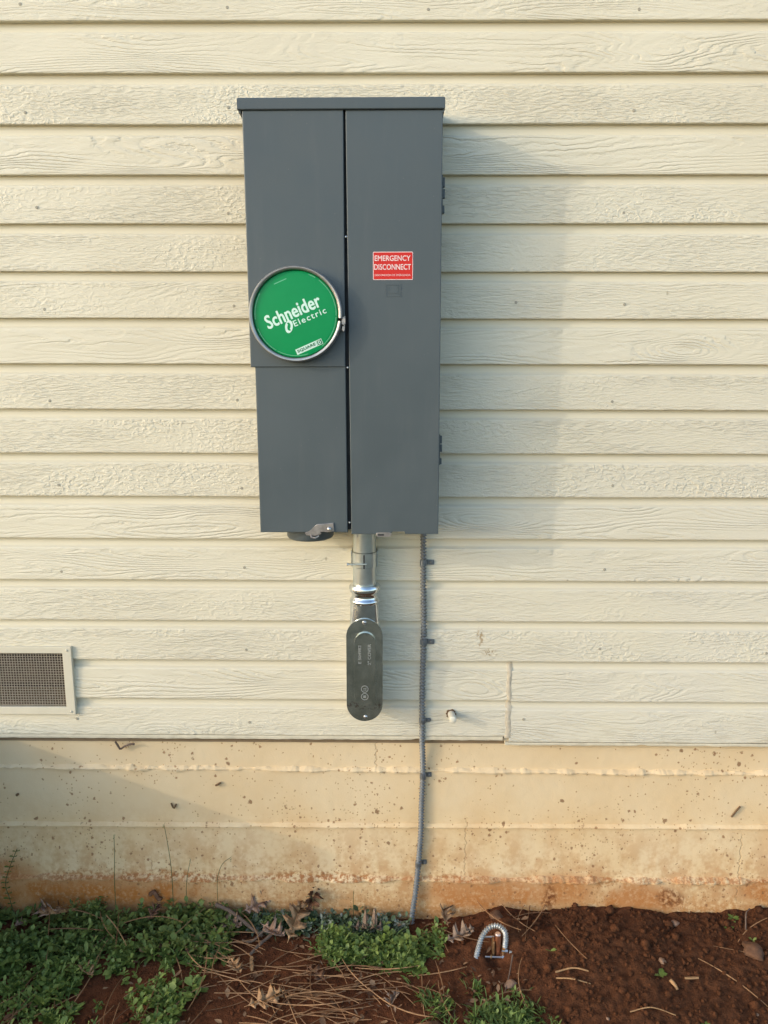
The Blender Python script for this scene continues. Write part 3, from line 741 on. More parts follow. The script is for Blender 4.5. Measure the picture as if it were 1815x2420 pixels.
for ch in [o for o in bpy.data.objects if o.parent == disc]:      # the print follows the slightly domed face
    m = ch.matrix_basis
    for v in ch.data.vertices:
        w_ = m @ v.co; v.co.y -= dome(math.hypot(w_.x, w_.z)) - 0.0001
# warning label
lab = obj('warning_label', prism(rrect(0, 0, 0.0822, 0.0555, 0.0022), 0.0, -0.0004), 'pinkwhite', pan, (0.0960, -0.1497, 0.5610), label='red and white emergency disconnect label')
obj('label_field', prism(rrect(0, 0, 0.0796, 0.0528, 0.0014), 0.0, -0.0002), 'red', lab, (0, -0.0004, 0))
obj('lettering', text_mesh('EMERGENCY', 0.0730, 0.0104, 0.0002, bold=0.00022), 'pinkwhite', lab, (-0.0008, -0.00058, 0.0150))
obj('lettering', text_mesh('DISCONNECT', 0.0750, 0.0108, 0.0002, bold=0.00022), 'pinkwhite', lab, (-0.0008, -0.0006, -0.0022))
obj('lettering', text_mesh('DESCONEXI\u00d3N DE EMERGENCIA', 0.0735, 0.0046, 0.0002, bold=0.0), 'pinkwhite', lab, (-0.0008, -0.0006, -0.0178))
# pressed emblem in the door
def frame_bm(w, h, t, d):
    b = bmesh.new()
    for x0, x1, z0, z1 in ((-w/2, w/2, h/2-t, h/2), (-w/2, w/2, -h/2, -h/2+t), (-w/2, -w/2+t, -h/2+t, h/2-t), (w/2-t, w/2, -h/2+t, h/2-t)): box(x0, x1, -d, 0.0002, z0, z1, bm=b)
    return b
obj('pressed_square', frame_bm(0.0315, 0.0260, 0.0022, 0.0008), 'enclosure', door, (0.0965, -0.1494, 0.5130))
obj('pressed_square', frame_bm(0.0215, 0.0185, 0.0018, 0.0006), 'enclosure', door, (0.0965, -0.1494, 0.5150))
obj('pressed_bar', box(-0.0085, 0.0085, -0.0008, 0.0002, -0.0015, 0.0015), 'enclosure', door, (0.0965, -0.1494, 0.5085))
# seam screws
for sx, sz in ((0.0000, 0.6190), (0.0005, 0.3560), (0.0012, 0.0230)):
    obj('seam_screw', lathe([(0.0001, 0.0030), (0.0018, 0.0026), (0.0026, 0.0)], 'y', 12), 'zinc', pan, (sx, -0.1440, sz))
# hasp with its bolt, hub plate, door latch
hp = [(-0.161, 0.5712), (-0.1247, 0.5741), (-0.1235, 0.5556), (-0.138, 0.5532), (-0.1475, 0.5550), (-0.1560, 0.5552), (-0.1520, 0.5500), (-0.1560, 0.5478), (-0.1665, 0.5452), (-0.1850, 0.5469), (-0.1878, 0.5520), (-0.1765, 0.5565), (-0.1708, 0.5626)]
has = obj('hasp', prism([(x+0.091, z-0.551) for x, z in hp], -0.1476, -0.1505, 0.0008), 'hasp', pan)
obj('bolt', lathe([(0.0001, 0.0062), (0.0030, 0.0058), (0.0048, 0.0040), (0.0050, 0.0)], 'y', 18), 'zinc', has, (-0.0430, -0.1505, 0.0100), smooth=True)
obj('hasp_loop', tube([(-0.0840, -0.1490, -0.0035), (-0.0820, -0.1560, -0.0075), (-0.0740, -0.1570, -0.0090), (-0.0670, -0.1500, -0.0060)], 0.0019, 8), 'hasp', has)
hub = obj('hub_closure', lathe([(0.0001, -0.0250), (0.0440, -0.0250), (0.0505, -0.0225), (0.0530, -0.0180), (0.0530, 0.006)], 'z', 48), 'enclosure', pan, (-0.0920, -0.0800, 0.0), smooth=True)
lat = obj('door_latch', prism([(x, z) for z, x in obround(0, 0, 0.0098, 0.0340)], -0.1390, -0.1500, 0.001), 'hasp', door, (0.0755, 0, -0.0030))
obj('latch_slot', prism([(x, z) for z, x in obround(-0.0004, -0.006, 0.0042, 0.0140)], -0.1495, -0.1504), 'gap', lat)
# hinges on the right side
for z0, z1 in ((0.6655, 0.7390), (0.1480, 0.2140)):
    hg = obj('hinge', box(0.1945, 0.1975, -0.138, -0.100, z0, z1, 0.0008), 'enclosure', pan)
    hh = z1-z0
    obj('knuckle', box(0.1973, 0.2020, -0.132, -0.118, z0+hh*0.70, z1-0.003, 0.0012), 'enclosure', hg)
    obj('knuckle', box(0.1973, 0.2026, -0.128, -0.116, z0+hh*0.42, z0+hh*0.66, 0.0012), 'enclosure', hg)
    obj('knuckle', box(0.1973, 0.2016, -0.132, -0.118, z0+0.001, z0+hh*0.22, 0.0012), 'enclosure', hg)

# ================================================================== CONDUIT AND CONDUIT BODY
CX, CY = -0.0612, -0.0450
con = thing('conduit', 'short vertical galvanised conduit coming out below the grey panel', 'conduit', (CX, CY, 0.398))
obj('pipe', lathe([(0.0272, -0.010), (0.0272, 0.175)], 'z', 40), 'galv', con, smooth=True)
obj('locknut', lathe([(0.0290, 0.138), (0.0318, 0.139), (0.0318, 0.146), (0.0290, 0.147)], 'z', 32, cap=False), 'galv', con)
clamp = obj('clamp_strap', lathe([(0.0276, 0.0520), (0.0293, 0.0535), (0.0293, 0.0875), (0.0276, 0.0890)], 'z', 40, R(100), R(440), False), 'galv', con, smooth=True)
for s in (-1, 1): obj('clamp_ear', box(s*0.0290, s*0.0312, -0.006, 0.040, 0.0525, 0.0885, 0.0006), 'galv', clamp)
obj('clamp_slot', prism(rrect(0.0000, 0.0690, 0.0034, 0.0330, 0.0012), -0.0270, -0.0302), 'gap', clamp)
obj('clamp_bolt', tube([(-0.0385, -0.0315, 0.0640), (0.0060, -0.0320, 0.0645)], 0.0021, 10), 'galv', clamp)
obj('bolt_head', tube([(-0.0390, -0.0315, 0.0640), (-0.0360, -0.0315, 0.0640)], 0.0034, 8), 'galv', clamp)
lb = thing('elbow_fitting', 'galvanised conduit elbow fitting with an oval cover plate under the conduit', 'conduit fitting', (-0.0605, -0.0470, 0.085))
def shift(bm, z):
    bmesh.ops.translate(bm, verts=bm.verts, vec=(0, 0, z)); return bm
obj('compression_collar', shift(lathe([(0.0275, 0.0), (0.0315, -0.001), (0.0352, -0.004), (0.0360, -0.009), (0.0355, -0.014), (0.0325, -0.017), (0.0310, -0.021), (0.0310, -0.028), (0.0330, -0.031), (0.0355, -0.0335), (0.0362, -0.037), (0.0350, -0.041), (0.0330, -0.0420)], 'z', 44, cap=False), 0.320), 'fitting', lb, smooth=True)
obj('collar_lip', shift(lathe([(0.0272, 0.0030), (0.0345, 0.0022), (0.0372, -0.002), (0.0372, -0.006), (0.0345, -0.008)], 'z', 44, cap=False), 0.319), 'fitting', lb, smooth=True)
# body: tapered from the round collar to the oval box
b = bmesh.new(); prev = None
for z, hw, y0, y1, p in ((0.283, 0.0340, -0.0340, 0.0300, 2.0), (0.262, 0.0350, -0.0345, 0.0310, 2.3), (0.235, 0.0360, -0.0350, 0.0320, 2.8), (0.19, 0.0365, -0.0355, 0.0330, 3.4), (0.06, 0.0365, -0.0355, 0.0330, 3.4), (0.020, 0.0340, -0.0355, 0.0320, 3.0), (0.004, 0.0250, -0.0350, 0.0280, 2.6)):
    rg = []
    for k in range(40):
        a_ = 2*math.pi*k/40; c, s = math.cos(a_), math.sin(a_)
        rg.append(b.verts.new((hw*math.copysign(abs(c)**(2/p), c), (y0+y1)/2+(y1-y0)/2*math.copysign(abs(s)**(2/p), s), z)))
    if prev:
        for k in range(40): b.faces.new((prev[k], prev[(k+1) % 40], rg[(k+1) % 40], rg[k]))
    else: b.faces.new(rg)
    prev = rg
b.faces.new(prev[::-1])
obj('body', b, 'fitting', lb, smooth=True)
MAT['cover'] = None
def mat_cover():
    t = NT('stamped_cover_steel'); o = t.obj(); x, y, z = t.sep(o)
    n = t.noise(o, 38, 5, 0.65)
    c = t.mix(t.ramp(n, 0.3, 0.7), (0.54, 0.56, 0.51), (0.66, 0.68, 0.63))
    rz = t.math('ABSOLUTE', t.math('SUBTRACT', z, 0.0345))
    edge = t.math('MULTIPLY', t.ramp(rz, 0.014, 0.004), t.ramp(t.noise(o, 130, 4, 0.6), 0.48, 0.6))
    c = t.mix(t.math('MULTIPLY', edge, 0.55), c, (0.15, 0.05, 0.025))
    t.col(c); t.pr(t.ramp(n, 0.3, 0.7, 0.20, 0.27), 1.0, 0.5); t.bump(n, 0.0006, 0.4)
    return t.m
MAT['cover'] = mat_cover()
cov = obj('cover_plate', prism(obround(0, 0.122, 0.0850, 0.2540, 20), -0.0352, -0.0388, 0.0012), 'cover', lb)
rp = obj('raised_panel', prism(obround(0.0015, 0.122, 0.0490, 0.1900, 28), -0.0386, -0.0446, 0.0059, 7), 'cover', cov)
rp.data.polygons.foreach_set('use_smooth', [len(p.vertices) < 6 for p in rp.data.polygons])
MAT['stamp'] = simple('polished_stamping', (0.36, 0.36, 0.33), 0.4, 0.5, var=0.15, scale=150)
obj('lettering', text_mesh('2" COVER', 0.0510, 0.0072, 0.0003, bold=0.0002), 'stamp', cov, (0.0115, -0.0445, 0.1640), (0, R(-90), 0))
obj('lettering', text_mesh('E 504982', 0.0450, 0.0068, 0.0003, bold=0.0002), 'stamp', cov, (-0.0110, -0.0445, 0.1640), (0, R(-90), 0))
for zc in (0.0785, 0.0595):
    obj('approval_mark', lathe([(0.0072, 0.0), (0.0072, 0.0004), (0.0088, 0.0004), (0.0088, 0.0)], 'y', 28, cap=False), 'stamp', cov, (0.0005, -0.0446, zc))
obj('lettering', text_mesh('UL', 0.0085, 0.0080, 0.0003), 'stamp', cov, (0.0005, -0.0445, 0.0785), (0, R(-90), 0))
obj('approval_mark', box(-0.0035, 0.0035, -0.0004, 0.0, -0.0030, 0.0030), 'stamp', cov, (0.0005, -0.0446, 0.0595))
for sx, sz in ((0.0, 0.2400), (0.0020, 0.0055)):
    s_ = obj('screw', lathe([(0.0001, 0.0026), (0.0028, 0.0023), (0.0048, 0.0006), (0.0050, 0.0)], 'y', 18), 'zinc', cov, (sx, -0.0388, sz), smooth=True)
    obj('screw_slot', box(-0.0040, 0.0040, -0.0027, -0.0016, -0.0005, 0.0005), 'gap', s_, (0, 0, 0), (0, R(35), 0))

# ================================================================== ARMOURED GROUND CABLE AND ITS STRAPS
path = [(0.0755, -0.050, 0.580), (0.0768, -0.030, 0.520), (0.0776, -0.021, 0.455), (0.0782, -0.0195, 0.410), (0.0800, -0.0205, 0.320), (0.0806, -0.0190, 0.254), (0.0790, -0.0205, 0.150), (0.0796, -0.0190, 0.050), (0.0800, -0.0150, -0.005),
        (0.0825, -0.0080, -0.060), (0.0836, -0.0050, -0.106), (0.0810, -0.0065, -0.180), (0.0800, -0.0070, -0.260), (0.0768, -0.0065, -0.320), (0.0745, -0.0060, -0.353), (0.0680, -0.0105, -0.430), (0.0600, -0.0140, -0.490), (0.0560, -0.0180, -0.560)]
cab = obj('armoured_cable', armoured(path, 0.0068, 0.0084, 12, 0.30), 'armor', smooth=True)
tag(cab, 'long thin grey armoured cable running down the wall from the panel into the soil', 'cable')
pz = [p[2] for p in path][::-1]; px_ = [p[0] for p in path][::-1]; py_ = [p[1] for p in path][::-1]
def strap(z, label, ear=0.0150, square=True, tall=0.0145):
    cx = float(np.interp(z, pz, px_)); cy = float(np.interp(z, pz, py_)); wall = -0.0135 if z > 0 else 0.003
    s = thing('cable_strap', label, 'strap', (cx, cy, z), group='one-hole straps along the armoured cable')
    obj('band', lathe([(0.0072, -tall/2), (0.0084, -tall/2+.001), (0.0084, tall/2-.001), (0.0072, tall/2)], 'z', 24, R(150), R(390), False), 'strapmetal', s, smooth=True)
    e = obj('ear', prism(rrect(0.0070+ear/2+.002, 0, ear+.004, 0.0120 if square else 0.0100, 0.0012 if square else 0.004), wall-cy, wall-cy-0.0026, 0.0005), 'strapmetal', s)
    obj('screw', lathe([(0.0001, 0.0034), (0.0026, 0.0030), (0.0040, 0.0008), (0.0042, 0.0)], 'y', 14), 'strapmetal' if not square else 'armor', s, (0.0070+ear/2+.0035, wall-cy-0.0026, 0), smooth=True)
strap(0.4525, 'topmost strap on the armoured cable, just below the panel')
strap(0.2540, 'second strap from the top on the armoured cable, beside the oval cover plate')
strap(0.0500, 'third strap on the armoured cable, beside the white pipe stub', 0.0105, False, 0.011)
strap(-0.1063, 'fourth strap on the armoured cable, at the uppermost concrete ridge', 0.0110, True)
strap(-0.3530, 'lowest strap on the armoured cable, just above the soil', 0.0105, True)

# white pipe stub
pl = thing('pipe_stub', 'short white plastic pipe stub poking out of the lowest siding board', 'pipe', (0.1510, -0.0138, 0.0655))
obj('pipe', lathe([(0.0001, 0.0405), (0.0070, 0.0405), (0.0084, 0.0395), (0.0089, 0.0370), (0.0089, -0.004)], 'y', 28, cap=True), 'pvc', pl, (0, 0, 0), (R(-4), 0, R(2)), smooth=True)
b = bmesh.new(); n = 22
o_ = [b.verts.new((0.0118*(1+.18*math.sin(3*k+1))*math.cos(2*math.pi*k/n)-.0008, -0.0012, 0.0118*(1+.15*math.sin(5*k))*math.sin(2*math.pi*k/n)+.0008)) for k in range(n)]
i_ = [b.verts.new((0.0078*math.cos(2*math.pi*k/n), -0.0016, 0.0078*math.sin(2*math.pi*k/n))) for k in range(n)]
for k in range(n): b.faces.new((o_[k], o_[(k+1) % n], i_[(k+1) % n], i_[k]))
r_ = bmesh.ops.extrude_face_region(b, geom=b.faces[:]); bmesh.ops.translate(b, verts=[v for v in r_['geom'] if isinstance(v, bmesh.types.BMVert)], vec=(0, 0.0012, 0))
obj('ragged_hole_edge', b, 'hole', pl)

# ================================================================== GROUND ROD, CLAMP, CABLE LOOP
GX, GY = 0.2690, -0.115
rod = thing('ground_rod', 'copper ground rod standing up beside the cable loop', 'ground rod', (GX, GY, -0.581))
obj('rod', tube([(0.0015, 0, -0.02), (-0.0008, 0, 0.1120)], 0.0068, 20), 'copper', rod, smooth=False)
obj('rod_top', shift(lathe([(0.0001, 0.0022), (0.0058, 0.0018), (0.0074, 0.0), (0.0070, -0.003)], 'z', 20), 0.1135), 'coppertop', rod, (-0.0008, 0, 0))
cl = thing('ground_clamp', 'small metal ground clamp with long bolts around the copper rod', 'clamp', (GX, GY, -0.520))
obj('jaw', box(-0.0145, -0.0085, -0.010, 0.012, -0.006, 0.036, 0.002), 'bronze', cl)
obj('jaw', box(0.0095, 0.0165, -0.012, 0.012, -0.006, 0.016, 0.002), 'bronze', cl)
obj('clamp_bolt', tube([(-0.0330, -0.0150, 0.0005), (0.0135, -0.0150, -0.0005)], 0.0024, 10), 'zinc', cl)
obj('bolt_head', tube([(0.0085, -0.0150, -0.0003), (0.0150, -0.0150, -0.0006)], 0.0050, 6), 'zinc', cl)
obj('nut', tube([(-0.0200, -0.0150, 0.0002), (-0.0160, -0.0150, 0.0002)], 0.0048, 6), 'bronze', cl)
obj('clamp_bolt', tube([(-0.0345, 0.0130, 0.0330), (-0.0080, 0.0130, 0.0335)], 0.0024, 10), 'zinc', cl)
obj('clamp_bolt', tube([(0.0080, -0.0120, 0.0145), (0.0200, -0.0125, 0.0140)], 0.0020, 10), 'zinc', cl)
obj('bolt_head', tube([(0.0165, -0.0120, 0.0150), (0.0225, -0.0125, 0.0148)], 0.0042, 6), 'zinc', cl)
obj('bolt_head', tube([(0.0265, -0.0120, 0.0115), (0.0325, -0.0130, 0.0108)], 0.0044, 8), 'zinc', cl)
obj('cable_connector', tube([(0.0176, -0.0010, 0.0180), (0.0180, -0.0020, -0.0010)], [0.0072, 0.0080], 12), 'bronze', cl)
loop = [(0.2060, -0.165, -0.535), (0.2105, -0.160, -0.508), (0.2165, -0.155, -0.478), (0.2270, -0.148, -0.4470), (0.2420, -0.143, -0.4290), (0.2590, -0.140, -0.4240), (0.2735, -0.140, -0.4290), (0.2830, -0.140, -0.4420), (0.2852, -0.141, -0.4575), (0.2845, -0.141, -0.4720), (0.2842, -0.141, -0.486)]
loop = [(x*1.009, y+0.025, z-0.0205) for x, y, z in loop]
lo = obj('cable_loop', armoured(loop, 0.0064, 0.0062, 12, 0.24), 'armor_bright', smooth=True)
tag(lo, 'bright silver armoured cable arching out of the red soil to the copper rod', 'cable')

# ================================================================== SOIL CLODS, STONES
def ico_variants(n, sub=1):
    out = []
    for k in range(n):
        b = bmesh.new(); bmesh.ops.create_icosphere(b, subdivisions=sub, radius=1.0)
        for v in b.verts: v.co *= 1 + 0.28*fbm(v.co.x*1.3+k*9, v.co.y*1.3, v.co.z*1.3, 2, 1.0)
        b.verts.ensure_lookup_table()
        out.append((np.array([v.co[:] for v in b.verts]), np.array([[v.index for v in f.verts] for f in b.faces]))); b.free()
    return out
ICO = ico_variants(6)
def rot_rand():
    q = np.random.normal(size=4); q /= np.linalg.norm(q); w, x, y, z = q
    return np.array([[1-2*(y*y+z*z), 2*(x*y-z*w), 2*(x*z+y*w)], [2*(x*y+z*w), 1-2*(x*x+z*z), 2*(y*z-x*w)], [2*(x*z-y*w), 2*(y*z+x*w), 1-2*(x*x+y*y)]])
def scatter_lumps(spots):
    V, F, off = [], [], 0
    for x, y, r in spots:
        v, f = ICO[random.randrange(6)]; s = np.array([random.uniform(.75, 1.2), random.uniform(.75, 1.2), random.uniform(.6, 1.0)])*r
        p = (v*s) @ rot_rand().T + np.array([x, y, soil_z(x, y)+r*0.25]); V.append(p); F.append(f+off); off += len(v)
    return np.concatenate(V), np.concatenate(F)
spots = []
while len(spots) < 4200:
    x = random.uniform(0.12, 1.15); y = -random.random()**1.1*0.46
    if 0.2 < x < 0.32 and -0.19 < y < -0.08: continue
    if x < 0.30 and random.random() < 0.55: continue
    r = 0.0012 + 0.0062*random.random()**4.5
    if random.random() < 0.012: r = random.uniform(0.007, 0.015)
    spots.append((x, y, r))
for _ in range(900): spots.append((random.uniform(-1.0, 0.2), -0.05-random.random()*0.40, 0.0014+0.005*random.random()**3.5))
V, F = scatter_lumps(spots)
cd = obj('soil_clods', npmesh('soil_clods', V, F), 'soil', smooth=True, kind='stuff'); tag(cd, 'loose crumbs and clods of red clay soil', 'soil')
spots = [(random.uniform(-1.2, 1.2), -random.uniform(0.0, 0.016), random.uniform(0.002, 0.006)) for _ in range(260)]
def stone(x, y, r, label, mat='stone', flat=0.7):
    b = bmesh.new(); bmesh.ops.create_icosphere(b, subdivisions=3, radius=1.0); k = random.random()*50
    for v in b.verts:
        d = v.co.copy(); v.co = d*(1 + 0.30*fbm(d.x+k, d.y, d.z, 4, 1.3)); v.co.z *= flat
    bmesh.ops.scale(b, verts=b.verts, vec=(r*1.15, r*0.9, r))
    o = obj('stone', b, mat, None, (x, y, soil_z(x, y)+r*flat*0.12), (random.uniform(-.3, .3), random.uniform(-.3, .3), random.random()*6), smooth=True); return tag(o, label, 'stone', 'stones on the soil')
stone(0.890, -0.130, 0.023, 'largest rounded tan stone at the right edge of the dug soil', 'stone')
stone(0.285, -0.212, 0.013, 'pale tan stone below the copper rod', 'quartz')
stone(0.095, -0.335, 0.024, 'tan stone at the bottom edge between straw and grass', 'stone')
stone(0.735, -0.035, 0.010, 'small tan stone at the top of the soil bank on the right', 'quartz')
stone(0.275, -0.042, 0.018, 'clay lump behind the silver cable loop')
stone(0.66, -0.16, 0.009, 'small grey pebble in the middle of the dug soil', 'quartz')
for x, y, lb_ in ((0.315, -0.285, 'tiny white pebble by the grass tuft'), (0.49, -0.306, 'tiny white pebble at the bottom of the dug soil'), (0.83, -0.29, 'tiny white pebble in the bottom right corner')):
    stone(x, y, 0.0040, lb_, 'quartz')

# ================================================================== VEGETATION
LEAF_V = np.array([(0, 0, 0), (0.30, -0.18, 0.03), (0.70, -0.27, 0.02), (1.0, 0, -0.06), (0.70, 0.27, 0.02), (0.30, 0.18, 0.03), (0.35, 0, -0.03), (0.72, 0, -0.035)])
LEAF_F = np.array([(0, 1, 6), (0, 6, 5), (1, 2, 7), (1, 7, 6), (6, 7, 5), (7, 4, 5), (2, 3, 7), (7, 3, 4)])
class Leaves:
    def __init__(s): s.V, s.F, s.T, s.n = [], [], [], 0
    def add(s, pos, d, up, L, W, tint, bend=0.0):
        d = d/np.linalg.norm(d); side = np.cross(up, d); nn = np.linalg.norm(side)
        side = side/nn if nn > 1e-5 else np.array([1., 0, 0]); nrm = np.cross(d, side)
        v = LEAF_V.copy(); v[:, 2] -= bend*v[:, 0]**2
        s.V.append(pos + np.outer(v[:, 0]*L, d) + np.outer(v[:, 1]*W*2*L, side) + np.outer(v[:, 2]*L, nrm))
        s.F.append(LEAF_F+s.n); s.T.append(np.full(8, tint)); s.n += 8
    def mesh(s, name): return npmesh(name, np.concatenate(s.V), np.concatenate(s.F), np.concatenate(s.T))
UP = np.array([0, 0, 1.0])
def blades(L, x, y, n, ln, tint):
    for _ in range(n):
        xx, yy = x+random.gauss(0, .008), min(-.004, y+random.gauss(0, .008)); a_ = random.random()*6.28; e = random.uniform(.35, 1.4)
        L.add(np.array([xx, yy, soil_z(xx, yy)-.002]), np.array([math.cos(a_)*math.cos(e), -abs(math.sin(a_)*math.cos(e)) if yy > -.04 else math.sin(a_)*math.cos(e), math.sin(e)]), UP, ln*random.uniform(.5, 1.3), random.uniform(.045, .11), min(1, max(0, random.gauss(tint, .2))), random.uniform(.1, .6))
def rosette(L, x, y, size, tint, n=8):
    z0 = soil_z(x, y); a0 = random.random()*6
    for i in range(n):
        a_ = a0+i*2.4+random.uniform(-.3, .3); e = random.uniform(.1, 1.0); d = np.array([math.cos(a_)*math.cos(e), math.sin(a_)*math.cos(e), math.sin(e)])
        if y+d[1]*size > -.003: d[1] = -abs(d[1])
        L.add(np.array([x, y, z0+.003]), d, UP, size*random.uniform(.6, 1.15), random.uniform(.28, .5), min(1, max(0, random.gauss(tint, .15))), random.uniform(.1, .5))
def weed(L, x, y, h, nst, size, tint0, spread=0.7, width=0.9):
    q = random.random()
    if q < .20: rosette(L, x, y, size*random.uniform(1.5, 2.6), tint0+.1, random.randint(6, 11)); return
    if q < .34: blades(L, x, y, random.randint(5, 10), random.uniform(.02, .045), tint0+.1); return
    z0 = soil_z(x, y); width *= random.choice((1.0, .85, .6, .45)); size *= random.choice((.7, 1.0, 1.0, 1.35)); tint0 += random.gauss(0, .13)
    for _ in range(nst):
        az = random.random()*2*math.pi; tl = random.random()*spread
        d = np.array([math.cos(az)*math.sin(tl), math.sin(az)*math.sin(tl), math.cos(tl)]); ln = h*random.uniform(.4, 1.25)
        k = max(2, int(ln/(size*.8))); rot = random.random()*6
        for i in range(1, k+1):
            p = np.array([x, y, z0]) + d*ln*i/k; p[1] = min(p[1], -0.004)
            for sgn in (0, math.pi):
                a_ = rot + i*1.45 + sgn; e = random.uniform(0.0, 0.8) + (0.5 if i == k else 0)
                ld = np.array([math.cos(a_)*math.cos(e), math.sin(a_)*math.cos(e), math.sin(e)])
                if p[1]+ld[1]*size > -0.002: ld[1] = -abs(ld[1])
                L.add(p, ld, UP, size*random.uniform(.5, 1.5), width*random.uniform(.7, 1.15), min(1, max(0, tint0+random.gauss(0, .18)+0.25*(i/k-.6))), random.uniform(-.1, .5))
def region(n, fn, dens):
    c = 0; tries = 0
    while c < n and tries < n*60:
        tries += 1; x, y = fn()
        if random.random() < dens(x, y): c += 1; yield x, y
def patch(x, y, s=9.0, seed=0.0): return fbm(x, y, seed, 3, s)
# dark clumps close to the wall on the left
Ld = Leaves()
for x, y in region(620, lambda: (random.uniform(-1.25, -0.40), -random.uniform(0.008, 0.15)), lambda x, y: 0.42+0.8*patch(x, y, 8, 1)+0.35*(y > -0.09)):
    if -0.95 < x < -0.83 and -0.075 < y < -0.0 and random.random() < .6: continue
    weed(Ld, x, y, random.uniform(0.016, 0.040)*(1.25 if y > -.06 else 1.0), random.randint(2, 4), random.uniform(0.009, 0.016), random.uniform(.25, .7))
for x, y in region(70, lambda: (random.uniform(-0.45, -0.20), -random.uniform(0.008, 0.05)), lambda x, y: .6): weed(Ld, x, y, random.uniform(.012, .026), 3, .011, .4)
o = obj('weed_cover', Ld.mesh('weed_cover'), 'leafdark', smooth=True, kind='stuff'); tag(o, 'dark green leafy weeds growing along the foundation on the left', 'weeds')
# brighter green patches in front
Lg = Leaves()
for x, y in region(760, lambda: (random.uniform(-1.15, -0.42), -random.uniform(0.09, 0.40)), lambda x, y: (1.0 if y > -0.20 else 0.7)*(0.50+1.5*patch(x, y, 7, 4)) - max(0, (x+0.60)*2.5)*(y < -0.18)):
    weed(Lg, x, y, random.uniform(.012, .030), random.randint(2, 4), random.uniform(.008, .014), random.uniform(.35, .65), 1.0)
o = obj('weed_cover', Lg.mesh('weed_cover'), 'leafgreen', smooth=True, kind='stuff'); tag(o, 'bright green low weeds in the lower left corner', 'weeds')
Lc = Leaves()
for x, y in region(330, lambda: (random.uniform(-0.20, 0.135), -random.uniform(0.045, 0.185)), lambda x, y: 1.0-(((x+0.02)/0.165)**2+((y+0.108)/0.072)**2) + 1.3*patch(x, y, 11, 7)):
    weed(Lc, x, y, random.uniform(.014, .030), random.randint(2, 4), random.uniform(.008, .012), 0.62, 0.9)
o = obj('weed_cover', Lc.mesh('weed_cover'), 'leafgreen', smooth=True, kind='stuff'); tag(o, 'bright green clover-like patch left of the cable and rod', 'weeds')
Ls = Leaves()
for x, y in region(210, lambda: (random.uniform(-0.36, 0.045), -random.uniform(0.006, 0.058)), lambda x, y: 0.55+0.8*patch(x, y, 14, 9)):
    weed(Ls, x, y, random.uniform(.012, .030), random.randint(2, 3), random.uniform(.008, .013), random.choice((.1, .2, .3, .35, .45, .85)), 0.8)
o = obj('weed_cover', Ls.mesh('weed_cover'), 'leafsilver', smooth=True, kind='stuff'); tag(o, 'silvery grey-green weeds against the foundation in the middle', 'weeds')
# grass tuft near the bottom: many narrow blades
Lt = Leaves()
for x, y in region(760, lambda: (random.uniform(0.03, 0.40), -random.uniform(0.185, 0.40)), lambda x, y: 0.8-(((x-0.215)/0.15)**2+((y+0.30)/0.10)**2)+1.4*patch(x, y, 14, 2)):
    z0 = soil_z(x, y); a_ = random.random()*6.28; e = random.uniform(.35, 1.35)
    Lt.add(np.array([x, y, z0-0.002]), np.array([math.cos(a_)*math.cos(e), math.sin(a_)*math.cos(e), math.sin(e)]), UP, random.uniform(.012, .036), random.uniform(.05, .12), min(1, max(0, random.gauss(.42, .25))), random.uniform(.1, .5))
for x, y in region(110, lambda: (random.uniform(0.05, 0.38), -random.uniform(0.20, 0.40)), lambda x, y: 0.8-(((x-0.215)/0.15)**2+((y+0.30)/0.10)**2)+1.4*patch(x, y, 14, 2)):
    weed(Lt, x, y, random.uniform(.010, .022), 3, random.uniform(.006, .011), .5, 1.0, 0.7)
o = obj('grass_tuft', Lt.mesh('grass_tuft'), 'leafgreen', smooth=True, kind='stuff'); tag(o, 'tuft of fine green grass and weeds at the bottom centre right', 'grass')
# separate small plants
def plant(x, y, kind, label, n=9, L0=0.030, tint=.6, w=.45, mat='leafgreen', elev=(.15, 1.0)):
    lv = Leaves()
    for i in range(n):
        a_ = i*2.4+random.uniform(-.3, .3); e = random.uniform(*elev)
        lv.add(np.array([0, 0, .002]), np.array([math.cos(a_)*math.cos(e), math.sin(a_)*math.cos(e), math.sin(e)]), UP, L0*random.uniform(.7, 1.15), w*random.uniform(.8, 1.1), min(1, max(0, random.gauss(tint, .12))), random.uniform(.1, .5))
    o = obj('weed_rosette', lv.mesh('weed_rosette'), mat, None, (x, y, soil_z(x, y)), smooth=True); return tag(o, label, 'weed', 'single small weeds')
plant(-0.540, -0.150, 0, 'lone bright green weed rosette with long leaves on bare red soil', 11, .036, .78, .30)
plant(-0.560, -0.105, 0, 'pale leafed weed just behind the lone rosette', 8, .030, .85, .42)
plant(-0.72, -0.300, 0, 'spiky light green weed at the bottom edge on the left', 12, .034, .7, .26)
plant(-0.84, -0.155, 0, 'light green weed star in front of the tan oak leaf', 12, .034, .66, .28)
plant(0.640, -0.200, 0, 'tiny green sprig in the middle of the dug soil', 5, .020, .55, .6)
plant(0.885, -0.030, 0, 'tiny green sprig at the top of the soil bank on the right', 6, .020, .5, .6)
plant(0.865, -0.055, 0, 'tiny green sprig just below the other sprig on the soil bank', 4, .016, .5, .6)
plant(0.700, -0.325, 0, 'tiny green sprig at the bottom edge on the right', 4, .016, .5, .6)
plant(0.905, -0.100, 0, 'tiny pale sprig above the large tan stone', 3, .012, .9, .6)
plant(0.395, -0.135, 0, 'single small pale green leaf right of the cable loop', 2, .014, .9, .6)
